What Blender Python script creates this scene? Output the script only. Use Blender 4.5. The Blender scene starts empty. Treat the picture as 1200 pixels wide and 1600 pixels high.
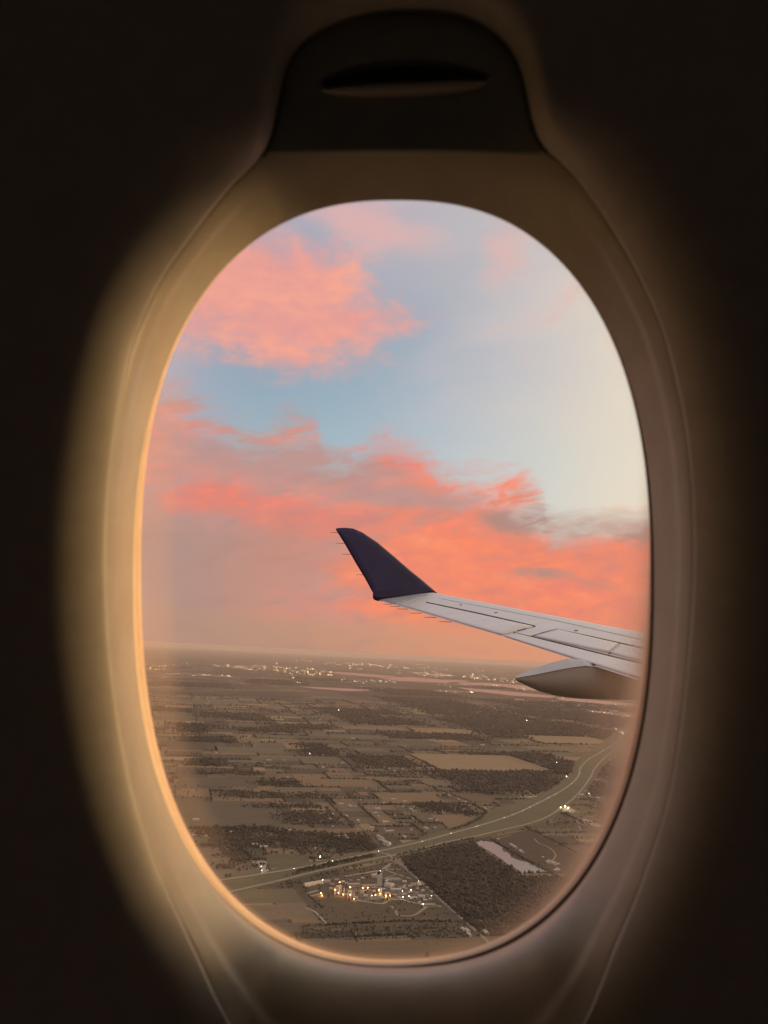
import bpy, bmesh, math, random
import numpy as np
from mathutils import Vector, Matrix

random.seed(7)
rng = np.random.default_rng(11)
SC = bpy.context.scene
COL = SC.collection
PI = math.pi

# ------------------------------------------------------------------ camera
PITCH, ROLL, FPX, ALT = math.radians(10.43), math.radians(3.0), 1202.0, 700.0
fw = Vector((0, math.cos(PITCH), math.sin(PITCH)))
r0 = Vector((1, 0, 0))
u0 = Vector((0, -math.sin(PITCH), math.cos(PITCH)))
rt = math.cos(ROLL) * r0 + math.sin(ROLL) * u0
up = -math.sin(ROLL) * r0 + math.cos(ROLL) * u0
CAM_M = Matrix((rt, up, -fw)).transposed().to_4x4()

cam_d = bpy.data.cameras.new('camera')
cam = bpy.data.objects.new('camera', cam_d)
COL.objects.link(cam)
cam.matrix_world = CAM_M
cam_d.sensor_fit = 'VERTICAL'
cam_d.sensor_height = 36.0
cam_d.lens = FPX / 1600 * 36.0
cam_d.clip_start = 0.01
cam_d.clip_end = 500000.0
cam_d.dof.use_dof = True
cam_d.dof.focus_distance = 60.0
cam_d.dof.aperture_fstop = 11.0
SC.camera = cam

SC.view_settings.view_transform = 'Standard'
SC.view_settings.look = 'None'
SC.view_settings.gamma = 1.0
SC.view_settings.use_curve_mapping = False
SC.view_settings.exposure = 1.1
SC.render.engine = 'CYCLES'
SC.cycles.use_denoising = True
SC.cycles.max_bounces = 10
SC.cycles.diffuse_bounces = 7
SC.cycles.glossy_bounces = 3
SC.cycles.transparent_max_bounces = 12
SC.cycles.volume_bounces = 0
SC.cycles.caustics_reflective = False
SC.cycles.caustics_refractive = False


def pix(x, y):
    """direction of the ray through a photograph position"""
    return rt * ((x - 600) / FPX) + up * ((800 - y) / FPX) + fw


def az_el(x, y):
    v = pix(x, y).normalized()
    return math.degrees(math.atan2(v.x, v.y)), math.degrees(math.asin(v.z))


def ground_at(x, y):
    v = pix(x, y)
    k = -ALT / v.z
    return Vector((v.x * k, v.y * k, -ALT))


# ------------------------------------------------------------------ shader expression helper
class E:
    nt = None

    def __init__(self, s):
        self.s = s

    @staticmethod
    def put(node, i, v):
        if isinstance(v, E):
            E.nt.links.new(v.s, node.inputs[i])
        elif isinstance(v, (tuple, list)):
            d = node.inputs[i].default_value
            for k in range(len(d)):
                d[k] = v[k] if k < len(v) else 1.0
        else:
            node.inputs[i].default_value = v

    @staticmethod
    def m(op, *a):
        n = E.nt.nodes.new('ShaderNodeMath')
        n.operation = op
        for i, v in enumerate(a):
            E.put(n, i, v)
        return E(n.outputs[0])

    def __add__(s, o): return E.m('ADD', s, o)
    __radd__ = __add__
    def __mul__(s, o): return E.m('MULTIPLY', s, o)
    __rmul__ = __mul__
    def __sub__(s, o): return E.m('SUBTRACT', s, o)
    def __rsub__(s, o): return E.m('SUBTRACT', o, s)
    def __truediv__(s, o): return E.m('DIVIDE', s, o)
    def clamp(s): return E.m('MAXIMUM', E.m('MINIMUM', s, 1.0), 0.0)


def smooth(x, a, b, lo=0.0, hi=1.0, kind='SMOOTHSTEP'):
    n = E.nt.nodes.new('ShaderNodeMapRange')
    n.interpolation_type = kind
    n.clamp = True
    E.put(n, 0, x)
    for i, v in ((1, a), (2, b), (3, lo), (4, hi)):
        E.put(n, i, v)
    return E(n.outputs[0])


def mixc(f, a, b):
    n = E.nt.nodes.new('ShaderNodeMixRGB')
    E.put(n, 0, f)
    E.put(n, 1, a)
    E.put(n, 2, b)
    return E(n.outputs[0])


def comb(x, y, z=0.0):
    n = E.nt.nodes.new('ShaderNodeCombineXYZ')
    for i, v in enumerate((x, y, z)):
        E.put(n, i, v)
    return E(n.outputs[0])


def noise(vec, scale=1.0, detail=6.0, rough=0.5, dist=0.0):
    n = E.nt.nodes.new('ShaderNodeTexNoise')
    E.put(n, 0, vec)
    n.inputs['Scale'].default_value = scale
    n.inputs['Detail'].default_value = detail
    n.inputs['Roughness'].default_value = rough
    n.inputs['Distortion'].default_value = dist
    return E(n.outputs[0])


def curve(x, pts, lo, hi):
    """value curve over x in lo..hi"""
    n = E.nt.nodes.new('ShaderNodeFloatCurve')
    c = n.mapping.curves[0]
    ys = [p[1] for p in pts]
    y0, y1 = min(ys), max(ys)
    nrm = [((p[0] - lo) / (hi - lo), (p[1] - y0) / (y1 - y0)) for p in pts]
    c.points[0].location = (0.0, nrm[0][1])
    c.points[1].location = (1.0, nrm[-1][1])
    for p in nrm:
        if 0.0 < p[0] < 1.0:
            c.points.new(p[0], p[1])
    n.mapping.update()
    t = smooth(x, lo, hi, 0.0, 1.0, 'LINEAR')
    E.put(n, 1, t)
    return E(n.outputs[0]) * (y1 - y0) + y0


# ------------------------------------------------------------------ sky
SUN_AZ, SUN_EL = 70.0, 4.5
world = bpy.data.worlds.new("World")
SC.world = world
world.use_nodes = True
nt = world.node_tree
E.nt = nt
bg = nt.nodes['Background']
bg.inputs[1].default_value = 0.15
sky = nt.nodes.new('ShaderNodeTexSky')
sky.sky_type = 'NISHITA'
sky.sun_disc = False
sky.sun_elevation = math.radians(SUN_EL)
sky.sun_rotation = math.radians(SUN_AZ)
sky.altitude = 700
sky.dust_density = 2.0
tc = nt.nodes.new('ShaderNodeTexCoord')
sp = nt.nodes.new('ShaderNodeSeparateXYZ')
nt.links.new(tc.outputs['Generated'], sp.inputs[0])
X, Y, Z = (E(sp.outputs[i]) for i in range(3))
AZ = E.m('ARCTAN2', X, Y) * (180 / PI)
EL = E.m('ARCSINE', Z) * (180 / PI)


def lin(r, g, b):
    """a sky colour as photographed -> radiance before exposure and strength"""
    f = lambda c: ((c / 255 + 0.055) / 1.055) ** 2.4 if c > 10 else c / 255 / 12.92
    k = 1.0 / (2 ** SC.view_settings.exposure * 0.15)
    return (f(r) * k, f(g) * k, f(b) * k)


# slow warp so that no cloud edge is a plain curve
wv = comb(AZ * 0.07, EL * 0.16, 0.3)
w1 = noise(wv, 1.3, 5, 0.55) - 0.5
w2 = noise(comb(AZ * 0.07, EL * 0.16, 7.7), 1.3, 5, 0.55) - 0.5
AW = AZ + w1 * 9.0
EW = EL + w2 * 4.0
n_big = noise(comb(AZ * 0.10, EL * 0.26, 2.0), 1.0, 9, 0.62, 0.6)
n_str = noise(comb(AZ * 0.11 + EL * 0.06, EL * 0.46 - AZ * 0.06, 5.0), 1.0, 9, 0.58, 0.5)
n_mid = noise(comb(AZ * 0.16, EL * 0.40 - AZ * 0.03, 13.0), 1.0, 8, 0.6, 0.8)
n_fine = noise(comb(AZ * 0.55 + EL * 0.2, EL * 0.95 - AZ * 0.12, 9.0), 1.0, 8, 0.6, 0.4)


def blob(px, py, rx, ry, tilt=0.0):
    """soft ellipse in the sky: 1 in the middle, 0 at the rim"""
    a, e = az_el(px, py)
    k = 57.3 / FPX * math.cos(math.radians(e)) ** 1.0
    rx, ry = rx * k / math.cos(math.radians(e)) ** 1.2, ry * k
    da, de = AW - a, EW - e
    c, s = math.cos(math.radians(tilt)), math.sin(math.radians(tilt))
    u = (da * c + de * s) / rx
    v = (de * c - da * s) / ry
    return 1.0 - E.m('SQRT', u * u + v * v)


def edge_pts(pts):
    out = []
    for x, y in pts:
        out.append(az_el(x, y))
    return sorted(out)


clear = E(sky.outputs[0])
# thin high veil: cream towards the sun, lilac away from it, thick overhead
sunward = smooth(AZ, -14.0, 24.0)
veil_col = mixc(sunward, lin(186, 178, 192), mixc(smooth(AZ, 10.0, 19.0), mixc(smooth(EL, 23.0, 13.0), lin(224, 210, 198), lin(222, 219, 204)), lin(238, 222, 198)))
veil_el = smooth(EL, 17.0, 33.0, 0.0, 0.85)
veil_side = smooth(AZ + EL * 0.25 + (n_big - 0.5) * 9.0, -2.0, 19.0, 0.0, 0.9)
veil_left = smooth(AZ, -9.0, -19.0, 0.0, 0.75)
veil = E.m('MAXIMUM', E.m('MAXIMUM', veil_el, veil_side), veil_left)
veil = (veil * (0.72 + 0.5 * n_big)).clamp() * 0.88 + 0.10
col = mixc(veil, clear, veil_col)
# faint general pink streaks, the same cloud type right round the sky
gen = smooth(n_big, 0.52, 0.74, 0.0, 0.55) * smooth(EL, 19.0, 27.0)
col = mixc(gen, col, lin(232, 176, 168))
# upper pink cloud
up_m = E.m('MAXIMUM', blob(415, 462, 270, 140, -6), blob(315, 425, 240, 150, 0))
up_m = E.m('MAXIMUM', up_m, blob(530, 510, 190, 58, 4))
d_up = smooth(up_m * 1.05 + (n_big - 0.5) * 1.0 + (n_fine - 0.5) * 0.75, -0.06, 0.72)
up_col = mixc(smooth(n_big * 0.6 + n_mid * 0.5 + n_fine * 0.35, 0.56, 0.92), lin(231, 158, 151), lin(255, 171, 144))
col = mixc(d_up * 0.95, col, up_col)
d_u2 = E.m('MAXIMUM', blob(590, 350, 190, 55, -12) * 0.9, blob(790, 390, 60, 120, 14) * 0.75)
d_u2 = smooth(d_u2 + (n_big - 0.5) * 0.8, 0.05, 0.8, 0.0, 0.6)
col = mixc(d_u2, col, lin(240, 180, 170))
# the big low bank, its top falling away to the right, open sky above it
top = edge_pts([(150, 570), (225, 610), (262, 622), (300, 645), (345, 668), (400, 686), (450, 684), (485, 690), (515, 708),
                (560, 700), (600, 692), (650, 704), (710, 742), (780, 764), (825, 788), (862, 806), (930, 803), (1010, 800), (1100, 790)])
bound = curve(AZ, [(-40, top[0][1] + 2)] + top + [(40, top[-1][1] + 1)], -40.0, 40.0)
depth_in = bound - EL + (n_str - 0.5) * 3.4 + (n_mid - 0.5) * 1.6 + (n_fine - 0.5) * 2.0
top2 = edge_pts([(150, 545), (225, 560), (262, 578), (300, 592), (345, 628), (400, 648), (450, 622), (490, 630), (520, 690), (560, 684), (592, 664),
                 (650, 690), (720, 728), (800, 732), (846, 756), (872, 798), (930, 799), (1010, 796), (1100, 786)])
bound2 = curve(AZ, [(-40, top2[0][1] + 2)] + top2 + [(40, top2[-1][1] + 1)], -40.0, 40.0)
fibre = noise(comb(AZ * 0.20 + EL * 0.10, EL * 0.75 - AZ * 0.16, 21.0), 1.0, 9, 0.6, 0.8)
d_thin = smooth(bound2 - EL + (n_str - 0.5) * 2.2 + (fibre - 0.5) * 3.2, -0.5, 2.4) * smooth(fibre, 0.34, 0.62, 0.18, 0.95)
d_bank = E.m('MAXIMUM', smooth(depth_in, -0.9, 2.4) * 0.97, d_thin)
# inside the bank: coral lit streaks, grey shaded ones, smooth dusty haze towards the ground
right = smooth(AZ, -8.0, 7.0)
coral = mixc(right, lin(236, 142, 124), lin(255, 134, 100))
grey = mixc(right, lin(192, 154, 146), lin(200, 146, 132))
lit = smooth(n_str * 0.55 + n_mid * 0.35 + n_fine * 0.40 + right * 0.10, 0.50, 0.86)
body = mixc(lit, grey, coral)
mauve = E.m('MAXIMUM', blob(450, 725, 230, 46, -3), blob(640, 775, 220, 26, -4) * 0.8)
mauve = smooth(mauve + (n_str - 0.5) * 1.3 + (n_mid - 0.5) * 0.9, 0.02, 0.6, 0.0, 0.85)
body = mixc(mauve, body, lin(190, 150, 143))
fire = E.m('MAXIMUM', blob(430, 805, 260, 42, -5), blob(600, 700, 150, 30, -8) * 0.9)
fire = smooth(fire + (n_str - 0.5) * 1.2 + (n_mid - 0.5) * 0.8, 0.1, 0.7, 0.0, 0.85)
body = mixc(fire, body, mixc(smooth(n_fine, 0.35, 0.65), lin(226, 134, 120), lin(248, 130, 106)))
# bright heart of the bank right of the wing tip
heart = E.m('MAXIMUM', blob(820, 930, 340, 110, -2), blob(660, 900, 170, 85, -8))
heart = smooth(heart + (n_str - 0.5) * 1.1, 0.05, 0.55, 0.0, 0.92)
body = mixc(heart, body, mixc(smooth(n_fine * 0.6 + n_str * 0.4, 0.34, 0.64), lin(238, 132, 110), lin(255, 142, 100)))
# grey shreds along its top edge at the right, and small ones inside
gs = E.m('MAXIMUM', blob(910, 820, 230, 34, 0), blob(890, 905, 150, 22, -4) * 0.45)
gs = smooth(gs + (n_str - 0.5) * 1.4 + (n_fine - 0.5) * 0.6, 0.08, 0.5, 0.0, 0.9)
body = mixc(gs, body, lin(174, 140, 130))
# left lower part melts into dusty haze
dust_l = smooth(AZ - EL * 0.9, -4.0, -15.0, 0.0, 0.97) * smooth(EL, 11.0, 7.0)
body = mixc(dust_l, body, mixc(smooth(AZ, -17.0, -2.0), lin(178, 145, 134), lin(208, 140, 122)))
low = smooth(EL, 3.6, 1.2, 0.0, 0.95)
body = mixc(low, body, mixc(smooth(AZ, -14.0, 12.0), lin(184, 146, 126), lin(220, 152, 118)))
col = mixc(d_bank, col, body)
# rolling light and shade of the cloud relief
col = mixc(d_bank * smooth(fibre * 0.5 + n_mid * 0.5, 0.36, 0.54, 0.34, 0.0), col, lin(176, 134, 128))
col = mixc(d_bank * smooth(EL, 2.5, 5.0) * smooth(n_fine * 0.4 + n_mid * 0.6, 0.52, 0.72, 0.0, 0.26) * (1.0 - dust_l * 0.8), col, lin(255, 182, 150))
E.nt.links.new(col.s, bg.inputs[0])

sun_d = bpy.data.lights.new('sun', 'SUN')
sun_d.energy = 2.5
sun_d.color = (1.0, 0.60, 0.24)
sun_d.angle = math.radians(20)
sun = bpy.data.objects.new('sun', sun_d)
COL.objects.link(sun)
sa, se = math.radians(SUN_AZ), math.radians(SUN_EL)
sdir = Vector((math.sin(sa) * math.cos(se), math.cos(sa) * math.cos(se), math.sin(se)))
sun.rotation_euler = sdir.to_track_quat('Z', 'Y').to_euler()


# ------------------------------------------------------------------ object helpers
def tag(o, label=None, cat=None, group=None, kind=None):
    if label: o['label'] = label
    if cat: o['category'] = cat
    if group: o['group'] = group
    if kind: o['kind'] = kind
    return o


def mesh_obj(name, verts, faces, mats, parent=None, smooth_shade=False, mat_idx=None):
    me = bpy.data.meshes.new(name)
    me.from_pydata([tuple(v) for v in verts], [], faces)
    for m in (mats if isinstance(mats, (list, tuple)) else [mats]):
        me.materials.append(m)
    if mat_idx is not None:
        me.polygons.foreach_set('material_index', mat_idx)
    if smooth_shade:
        me.polygons.foreach_set('use_smooth', [True] * len(me.polygons))
    me.update()
    o = bpy.data.objects.new(name, me)
    COL.objects.link(o)
    if parent is not None:
        o.parent = parent
    return o


def tri_mesh(name, V, F, mats, mat_idx=None, attr=None):
    """fast numpy triangle mesh; attr = per-face float 'shade'"""
    me = bpy.data.meshes.new(name)
    nf = len(F)
    me.vertices.add(len(V))
    me.vertices.foreach_set('co', np.asarray(V, np.float32).ravel())
    me.loops.add(nf * 3)
    me.loops.foreach_set('vertex_index', np.asarray(F, np.int32).ravel())
    me.polygons.add(nf)
    me.polygons.foreach_set('loop_start', np.arange(0, nf * 3, 3, dtype=np.int32))
    me.polygons.foreach_set('loop_total', np.full(nf, 3, np.int32))
    for m in (mats if isinstance(mats, (list, tuple)) else [mats]):
        me.materials.append(m)
    if mat_idx is not None:
        me.polygons.foreach_set('material_index', np.asarray(mat_idx, np.int32))
    if attr is not None:
        a = me.attributes.new('shade', 'FLOAT', 'FACE')
        a.data.foreach_set('value', np.asarray(attr, np.float32))
    me.update(calc_edges=True)
    me.validate()
    o = bpy.data.objects.new(name, me)
    COL.objects.link(o)
    return o


def empty(name, mat=None, loc=None, rz=0.0):
    o = bpy.data.objects.new(name, None)
    o.empty_display_size = 0.2
    COL.objects.link(o)
    if mat is not None:
        o.matrix_world = mat
    if loc is not None:
        o.location = loc
        o.rotation_euler = (0, 0, rz)
    return o


def material(name, base, rough=0.6, metallic=0.0, spec=0.5):
    m = bpy.data.materials.new(name)
    m.use_nodes = True
    b = m.node_tree.nodes['Principled BSDF']
    b.inputs['Base Color'].default_value = (*base, 1)
    b.inputs['Roughness'].default_value = rough
    b.inputs['Metallic'].default_value = metallic
    b.inputs['Specular IOR Level'].default_value = spec
    return m


def noisy(name, c1, c2, scale, rough=0.8, detail=6, bump=0.0, spec=0.3, coords='Object', lo=0.35, hi=0.65, stretch=(1, 1, 1)):
    """principled with two noise-mixed colours and optional relief"""
    m = material(name, c1, rough, 0, spec)
    E.nt = m.node_tree
    b = E.nt.nodes['Principled BSDF']
    t = E.nt.nodes.new('ShaderNodeTexCoord')
    mp = E.nt.nodes.new('ShaderNodeMapping')
    mp.inputs['Scale'].default_value = stretch
    E.nt.links.new(t.outputs[coords], mp.inputs[0])
    n = noise(E(mp.outputs[0]), scale, detail, 0.6)
    c = mixc(smooth(n, lo, hi), (*c1, 1), (*c2, 1))
    E.nt.links.new(c.s, b.inputs['Base Color'])
    if bump:
        bp = E.nt.nodes.new('ShaderNodeBump')
        bp.inputs['Strength'].default_value = bump
        n2 = noise(E(mp.outputs[0]), scale * 8, 3, 0.6)
        E.nt.links.new(n2.s, bp.inputs['Height'])
        E.nt.links.new(bp.outputs[0], b.inputs['Normal'])
    return m


def glow(name, colour, strength, sample=False):
    m = bpy.data.materials.new(name)
    m.use_nodes = True
    b = m.node_tree.nodes['Principled BSDF']
    b.inputs['Base Color'].default_value = (0.5, 0.5, 0.5, 1)
    b.inputs['Emission Color'].default_value = (*colour, 1)
    b.inputs['Emission Strength'].default_value = strength
    if not sample:
        m.cycles.emission_sampling = 'NONE'
    return m


# ------------------------------------------------------------------ ground sheet
ANG = math.radians(14.0)                       # the survey grid the fields follow
GU = Vector((math.cos(ANG), math.sin(ANG)))
GV = Vector((-math.sin(ANG), math.cos(ANG)))


def to_uv(x, y):
    return x * GU.x + y * GU.y, x * GV.x + y * GV.y


def from_uv(u, v):
    return u * GU.x + v * GV.x, u * GU.y + v * GV.y


def ground_material():
    m = material('farmland_soil', (0.1, 0.08, 0.06), 0.95, 0, 0.1)
    E.nt = m.node_tree
    b = E.nt.nodes['Principled BSDF']
    g = E.nt.nodes.new('ShaderNodeNewGeometry')
    mp = E.nt.nodes.new('ShaderNodeMapping')
    mp.inputs['Rotation'].default_value = (0, 0, -ANG)
    E.nt.links.new(g.outputs['Position'], mp.inputs[0])
    P = E(mp.outputs[0])
    s = E.nt.nodes.new('ShaderNodeSeparateXYZ')
    E.nt.links.new(P.s, s.inputs[0])
    U_, V_ = E(s.outputs[0]), E(s.outputs[1])
    vor = E.nt.nodes.new('ShaderNodeTexVoronoi')
    vor.distance = 'CHEBYCHEV'
    vor.inputs['Randomness'].default_value = 0.8
    E.put(vor, 0, comb(U_ * (1 / 620.0), V_ * (1 / 420.0)))
    vor.inputs['Scale'].default_value = 1.0
    sc_ = E.nt.nodes.new('ShaderNodeSeparateColor')
    E.nt.links.new(vor.outputs['Color'], sc_.inputs[0])
    h = E(sc_.outputs[0])
    wood = noise(comb(U_ * (1 / 2600.0), V_ * (1 / 1500.0)), 1.0, 5, 0.6)
    fine = noise(comb(U_ * (1 / 60.0), V_ * (1 / 45.0)), 1.0, 5, 0.65)
    c = mixc(smooth(h, 0.2, 0.5), (0.092, 0.072, 0.054, 1), (0.125, 0.098, 0.066, 1))
    c = mixc(smooth(h, 0.72, 0.8), c, (0.22, 0.16, 0.10, 1))
    c = mixc(smooth(wood + (h - 0.5) * 0.16, 0.53, 0.57, 0.0, 0.92), c, (0.055, 0.048, 0.042, 1))
    c = mixc(smooth(fine, 0.35, 0.75, 0.0, 0.35), c, (0.05, 0.043, 0.036, 1))
    E.nt.links.new(c.s, b.inputs['Base Color'])
    return m


M_GROUND = ground_material()
RAD = 115000.0
rings = [0, 1500, 3000, 6000, 12000, 25000, 50000, RAD]
gv, gf = [(0, 0, -ALT)], []
NS = 96
for k, rr in enumerate(rings[1:]):
    for j in range(NS):
        a = 2 * PI * j / NS
        gv.append((rr * math.cos(a), rr * math.sin(a), -ALT))
for j in range(NS):
    gf.append((0, 1 + j, 1 + (j + 1) % NS))
for k in range(len(rings) - 2):
    o0, o1 = 1 + k * NS, 1 + (k + 1) * NS
    for j in range(NS):
        j2 = (j + 1) % NS
        gf.append((o0 + j, o1 + j, o1 + j2, o0 + j2))
tag(mesh_obj('ground', gv, gf, M_GROUND), kind='structure')

# ------------------------------------------------------------------ cabin side wall with the window
D0 = 0.40                                     # eye to the flat of the wall
CX, CY = 620.0, 912.0                         # middle of the opening as photographed


def cab(px, py, d):
    """cabin coordinates (x right, y up, z towards the eye) of a photograph position at distance d"""
    return Vector(((px - 600) / FPX * d, (800 - py) / FPX * d, -d))


def catmull(pts, per=24):
    out = []
    n = len(pts)
    P = [np.array(p, float) for p in pts]
    for i in range(n):
        a, b, c, d = P[i - 1], P[i], P[(i + 1) % n], P[(i + 2) % n]
        for k in range(per):
            t = k / per
            out.append(0.5 * (2 * b + (c - a) * t + (2 * a - 5 * b + 4 * c - d) * t * t + (3 * b - a - 3 * c + d) * t ** 3))
    return np.array(out)


NA = 420
TH = np.array([2 * PI * i / NA for i in range(NA)])          # 0 = up, clockwise


def polar(pts, smooth_n=0):
    c = catmull(pts)
    a = np.arctan2(c[:, 0] - CX, CY - c[:, 1])
    r = np.hypot(c[:, 0] - CX, c[:, 1] - CY)
    o = np.argsort(a)
    a, r = a[o], r[o]
    res = np.interp(TH, np.concatenate([a - 2 * PI, a, a + 2 * PI]), np.concatenate([r, r, r]))
    for _ in range(smooth_n):
        res = (np.roll(res, 1) + 2 * res + np.roll(res, -1)) / 4
    return res


ne = 2.4
hw = 402.0 + 10.0 * np.clip(-np.sin(TH), 0, 1)
hh = np.where(np.cos(TH) > 0, 599.0, 600.0)
R_OPEN = ((np.abs(np.sin(TH)) / hw) ** ne + (np.abs(np.cos(TH)) / hh) ** ne) ** (-1 / ne)
RIM = [(640, 14), (730, 24), (795, 68), (822, 130), (830, 185), (848, 226), (900, 278), (960, 362), (1010, 455), (1044, 545), (1074, 690), (1084, 860),
       (1074, 1040), (1048, 1230), (1005, 1370), (958, 1485), (908, 1605), (820, 1720), (640, 1780), (450, 1730), (356, 1592),
       (312, 1500), (255, 1372), (208, 1230), (178, 1060), (167, 900), (174, 740), (203, 560), (245, 450), (300, 368), (360, 292), (412, 238),
       (431, 186), (438, 128), (466, 68), (545, 26)]
R_RIM = polar(RIM, 2)
OVAL = [p for p in RIM if p[1] > 270] + [(412, 238), (470, 210), (550, 196), (640, 192), (730, 196), (800, 210), (850, 236)]
OVAL.sort(key=lambda p: math.atan2(p[0] - CX, CY - p[1]) % (2 * PI))
R_OVAL = np.minimum(polar(OVAL, 2), R_RIM)
arch = np.array([min(1, max(0, (28 - abs(math.degrees(t if t < PI else t - 2 * PI))) / 11)) for t in TH])
arch = arch * arch * (3 - 2 * arch)
arch_b = np.array([min(1, max(0, (72 - abs(math.degrees(t if t < PI else t - 2 * PI))) / 55)) for t in TH])
arch_b = arch_b * arch_b * (3 - 2 * arch_b)
bott = np.clip((R_RIM - R_OPEN - 60) / 120, 0, 1) * (np.cos(TH) < 0)

D_OPEN, D_RIM = 0.478, 0.430
plastic = noisy('cabin_plastic', (0.55, 0.525, 0.48), (0.59, 0.565, 0.52), 60, rough=0.42, detail=3, bump=0.012, spec=0.4)
plastic_in = noisy('reveal_plastic', (0.52, 0.478, 0.395), (0.57, 0.525, 0.44), 40, rough=0.36, detail=3, bump=0.01, spec=0.45)

CABIN = CAM_M.copy()


def ring_mesh(name, rows, mat, parent, closed=True):
    """rows: list of NA-long lists of cabin points"""
    v = [p for row in rows for p in row]
    f = []
    for k in range(len(rows) - 1):
        for j in range(NA):
            j2 = (j + 1) % NA
            f.append((k * NA + j, k * NA + j2, (k + 1) * NA + j2, (k + 1) * NA + j))
    return mesh_obj(name, v, f, mat, parent, True)


def polar_row(rpx, d):
    rpx = np.broadcast_to(rpx, (NA,))
    d = np.broadcast_to(d, (NA,))
    return [cab(CX + rpx[j] * math.sin(TH[j]), CY - rpx[j] * math.cos(TH[j]), d[j]) for j in range(NA)]


window = tag(empty('cabin_window', CABIN), 'large oval airplane window with a softly glowing cream plastic reveal', 'airplane window')

# reveal: from behind the opening edge, over the lip, out to the rim with a low crease on the way
rows = []
rows.append(polar_row(R_OPEN + 14, D_OPEN + 0.016))
rows.append(polar_row(R_OPEN + 6, D_OPEN + 0.013))
rows.append(polar_row(R_OPEN + 1.5, D_OPEN + 0.008))
D_RIMS = D_RIM - 0.020 * bott
for t in np.concatenate([[0, 0.006, 0.012, 0.02, 0.03, 0.045], np.linspace(0.06, 1, 30)]):
    g_side = 1 - (1 - t) ** 1.25
    crease = 0.0014 * (1 / (1 + math.exp(-(t - 0.62) * 45)))
    g_bot = 0.30 * (1 - math.exp(-t / 0.024)) + 0.27 * (1 - (1 - t) ** 5.5) + 0.43 * t
    g = g_side * (1 - bott) + g_bot * bott
    rr = R_OPEN + (R_OVAL - R_OPEN) * t
    rows.append(polar_row(rr, D_OPEN - (D_OPEN - D_RIMS - 0.008 * arch_b) * g - crease * (1 - arch)))
# above the oval the recess for the shade runs on to the arched rim
for t in np.concatenate([np.linspace(0.1, 0.88, 8), np.linspace(0.9, 1, 8)]):
    wl = max(0, (t - 0.88) / 0.12)
    rows.append(polar_row(R_OVAL + (R_RIM - R_OVAL) * t, D_RIMS + 0.008 * arch_b + 0.024 * arch * np.clip((R_RIM - R_OVAL) / 40, 0, 1) * (1 - wl) - (0.008 * arch_b + 0.006 * arch) * wl ** 1.3 - 0.0014 * (1 - arch)))
D_RIMS = D_RIMS - 0.006 * arch
dr = 0.0016 * (1 - arch)
reveal = ring_mesh('reveal', rows, plastic_in, window)

# wall: fine step at the rim, rolled shoulder, then flat
SH = 215.0 + 10 * np.clip(-np.sin(TH), 0, 1) - 110 * arch
rows = [polar_row(R_RIM - 0.3, D_RIMS - dr + 0.0004), polar_row(R_RIM + 1.5, D_RIMS - 0.0022 - dr), polar_row(R_RIM + 3.5, D_RIMS - 0.0032 - dr)]
dsh = D_RIMS - 0.0032 - dr - D0
for s in np.linspace(0.02, 1, 34):
    rows.append(polar_row(R_RIM + 3.5 + SH * s, D0 + dsh * (1 - s) ** 3.3))
WX, WY = 1.3, 1.0                              # half size of the wall sheet
last = rows[-1]
for k in (0.15, 0.5, 1.0):
    row = []
    for p in last:
        q = Vector((p.x, p.y, 0))
        s_ = min(WX / abs(p.x) if abs(p.x) > 1e-6 else 9e9, WY / abs(p.y) if abs(p.y) > 1e-6 else 9e9)
        q = Vector((p.x + (p.x * s_ - p.x) * k, p.y + (p.y * s_ - p.y) * k, -D0))
        row.append(q)
    rows.append(row)
wall = ring_mesh('cabin_wall', rows, plastic, None)
wall.matrix_world = CABIN
tag(wall, 'dark cream cabin wall moulded in a rolled shoulder round the oval window', 'cabin wall', kind='structure')

# rubber seal and the frame behind it
rubber = material('dark_seal', (0.13, 0.092, 0.062), 0.6, 0, 0.3)
lw, rw = np.clip(-np.sin(TH), 0, 1), np.clip(np.sin(TH), 0, 1)
bw, tw = np.clip(-np.cos(TH), 0, 1), np.clip(np.cos(TH), 0, 1)
lowr = rw * np.clip(0.45 - np.cos(TH), 0, 1)


def ease(a, n=30):
    for _ in range(n):
        a = (np.roll(a, 1) + 2 * a + np.roll(a, -1)) / 4
    return a


seal_in = ease(R_OPEN + 3 - 9 * rw ** 0.7 - 6 * bw ** 2 * (1 - lw * 0.6) + 2 * tw ** 2)
rows = [polar_row(R_OPEN + 16, D_OPEN + 0.0155), polar_row(seal_in + 1.5, D_OPEN + 0.0162), polar_row(seal_in, D_OPEN + 0.0175), polar_row(seal_in + 3, D_OPEN + 0.019), polar_row(R_OPEN + 20, D_OPEN + 0.020)]
ring_mesh('window_seal', rows, rubber, window)
tan = noisy('frame_paint', (0.62, 0.48, 0.35), (0.68, 0.54, 0.41), 50, rough=0.5, bump=0.02)
fr_in = ease(R_OPEN - 13 * lw ** 1.5 - 12 * bw ** 1.5 - 12 * lowr - 3 * rw + 5 * tw ** 1.5)
rows = [polar_row(R_OPEN + 20, D_OPEN + 0.0205), polar_row(np.maximum(fr_in + 15, seal_in + 2), D_OPEN + 0.0215), polar_row(fr_in + 3, D_OPEN + 0.050), polar_row(fr_in, D_OPEN + 0.055), polar_row(fr_in + 1, D_OPEN + 0.060), polar_row(fr_in + 90, D_OPEN + 0.064)]
ring_mesh('outer_frame', rows, tan, window)


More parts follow.
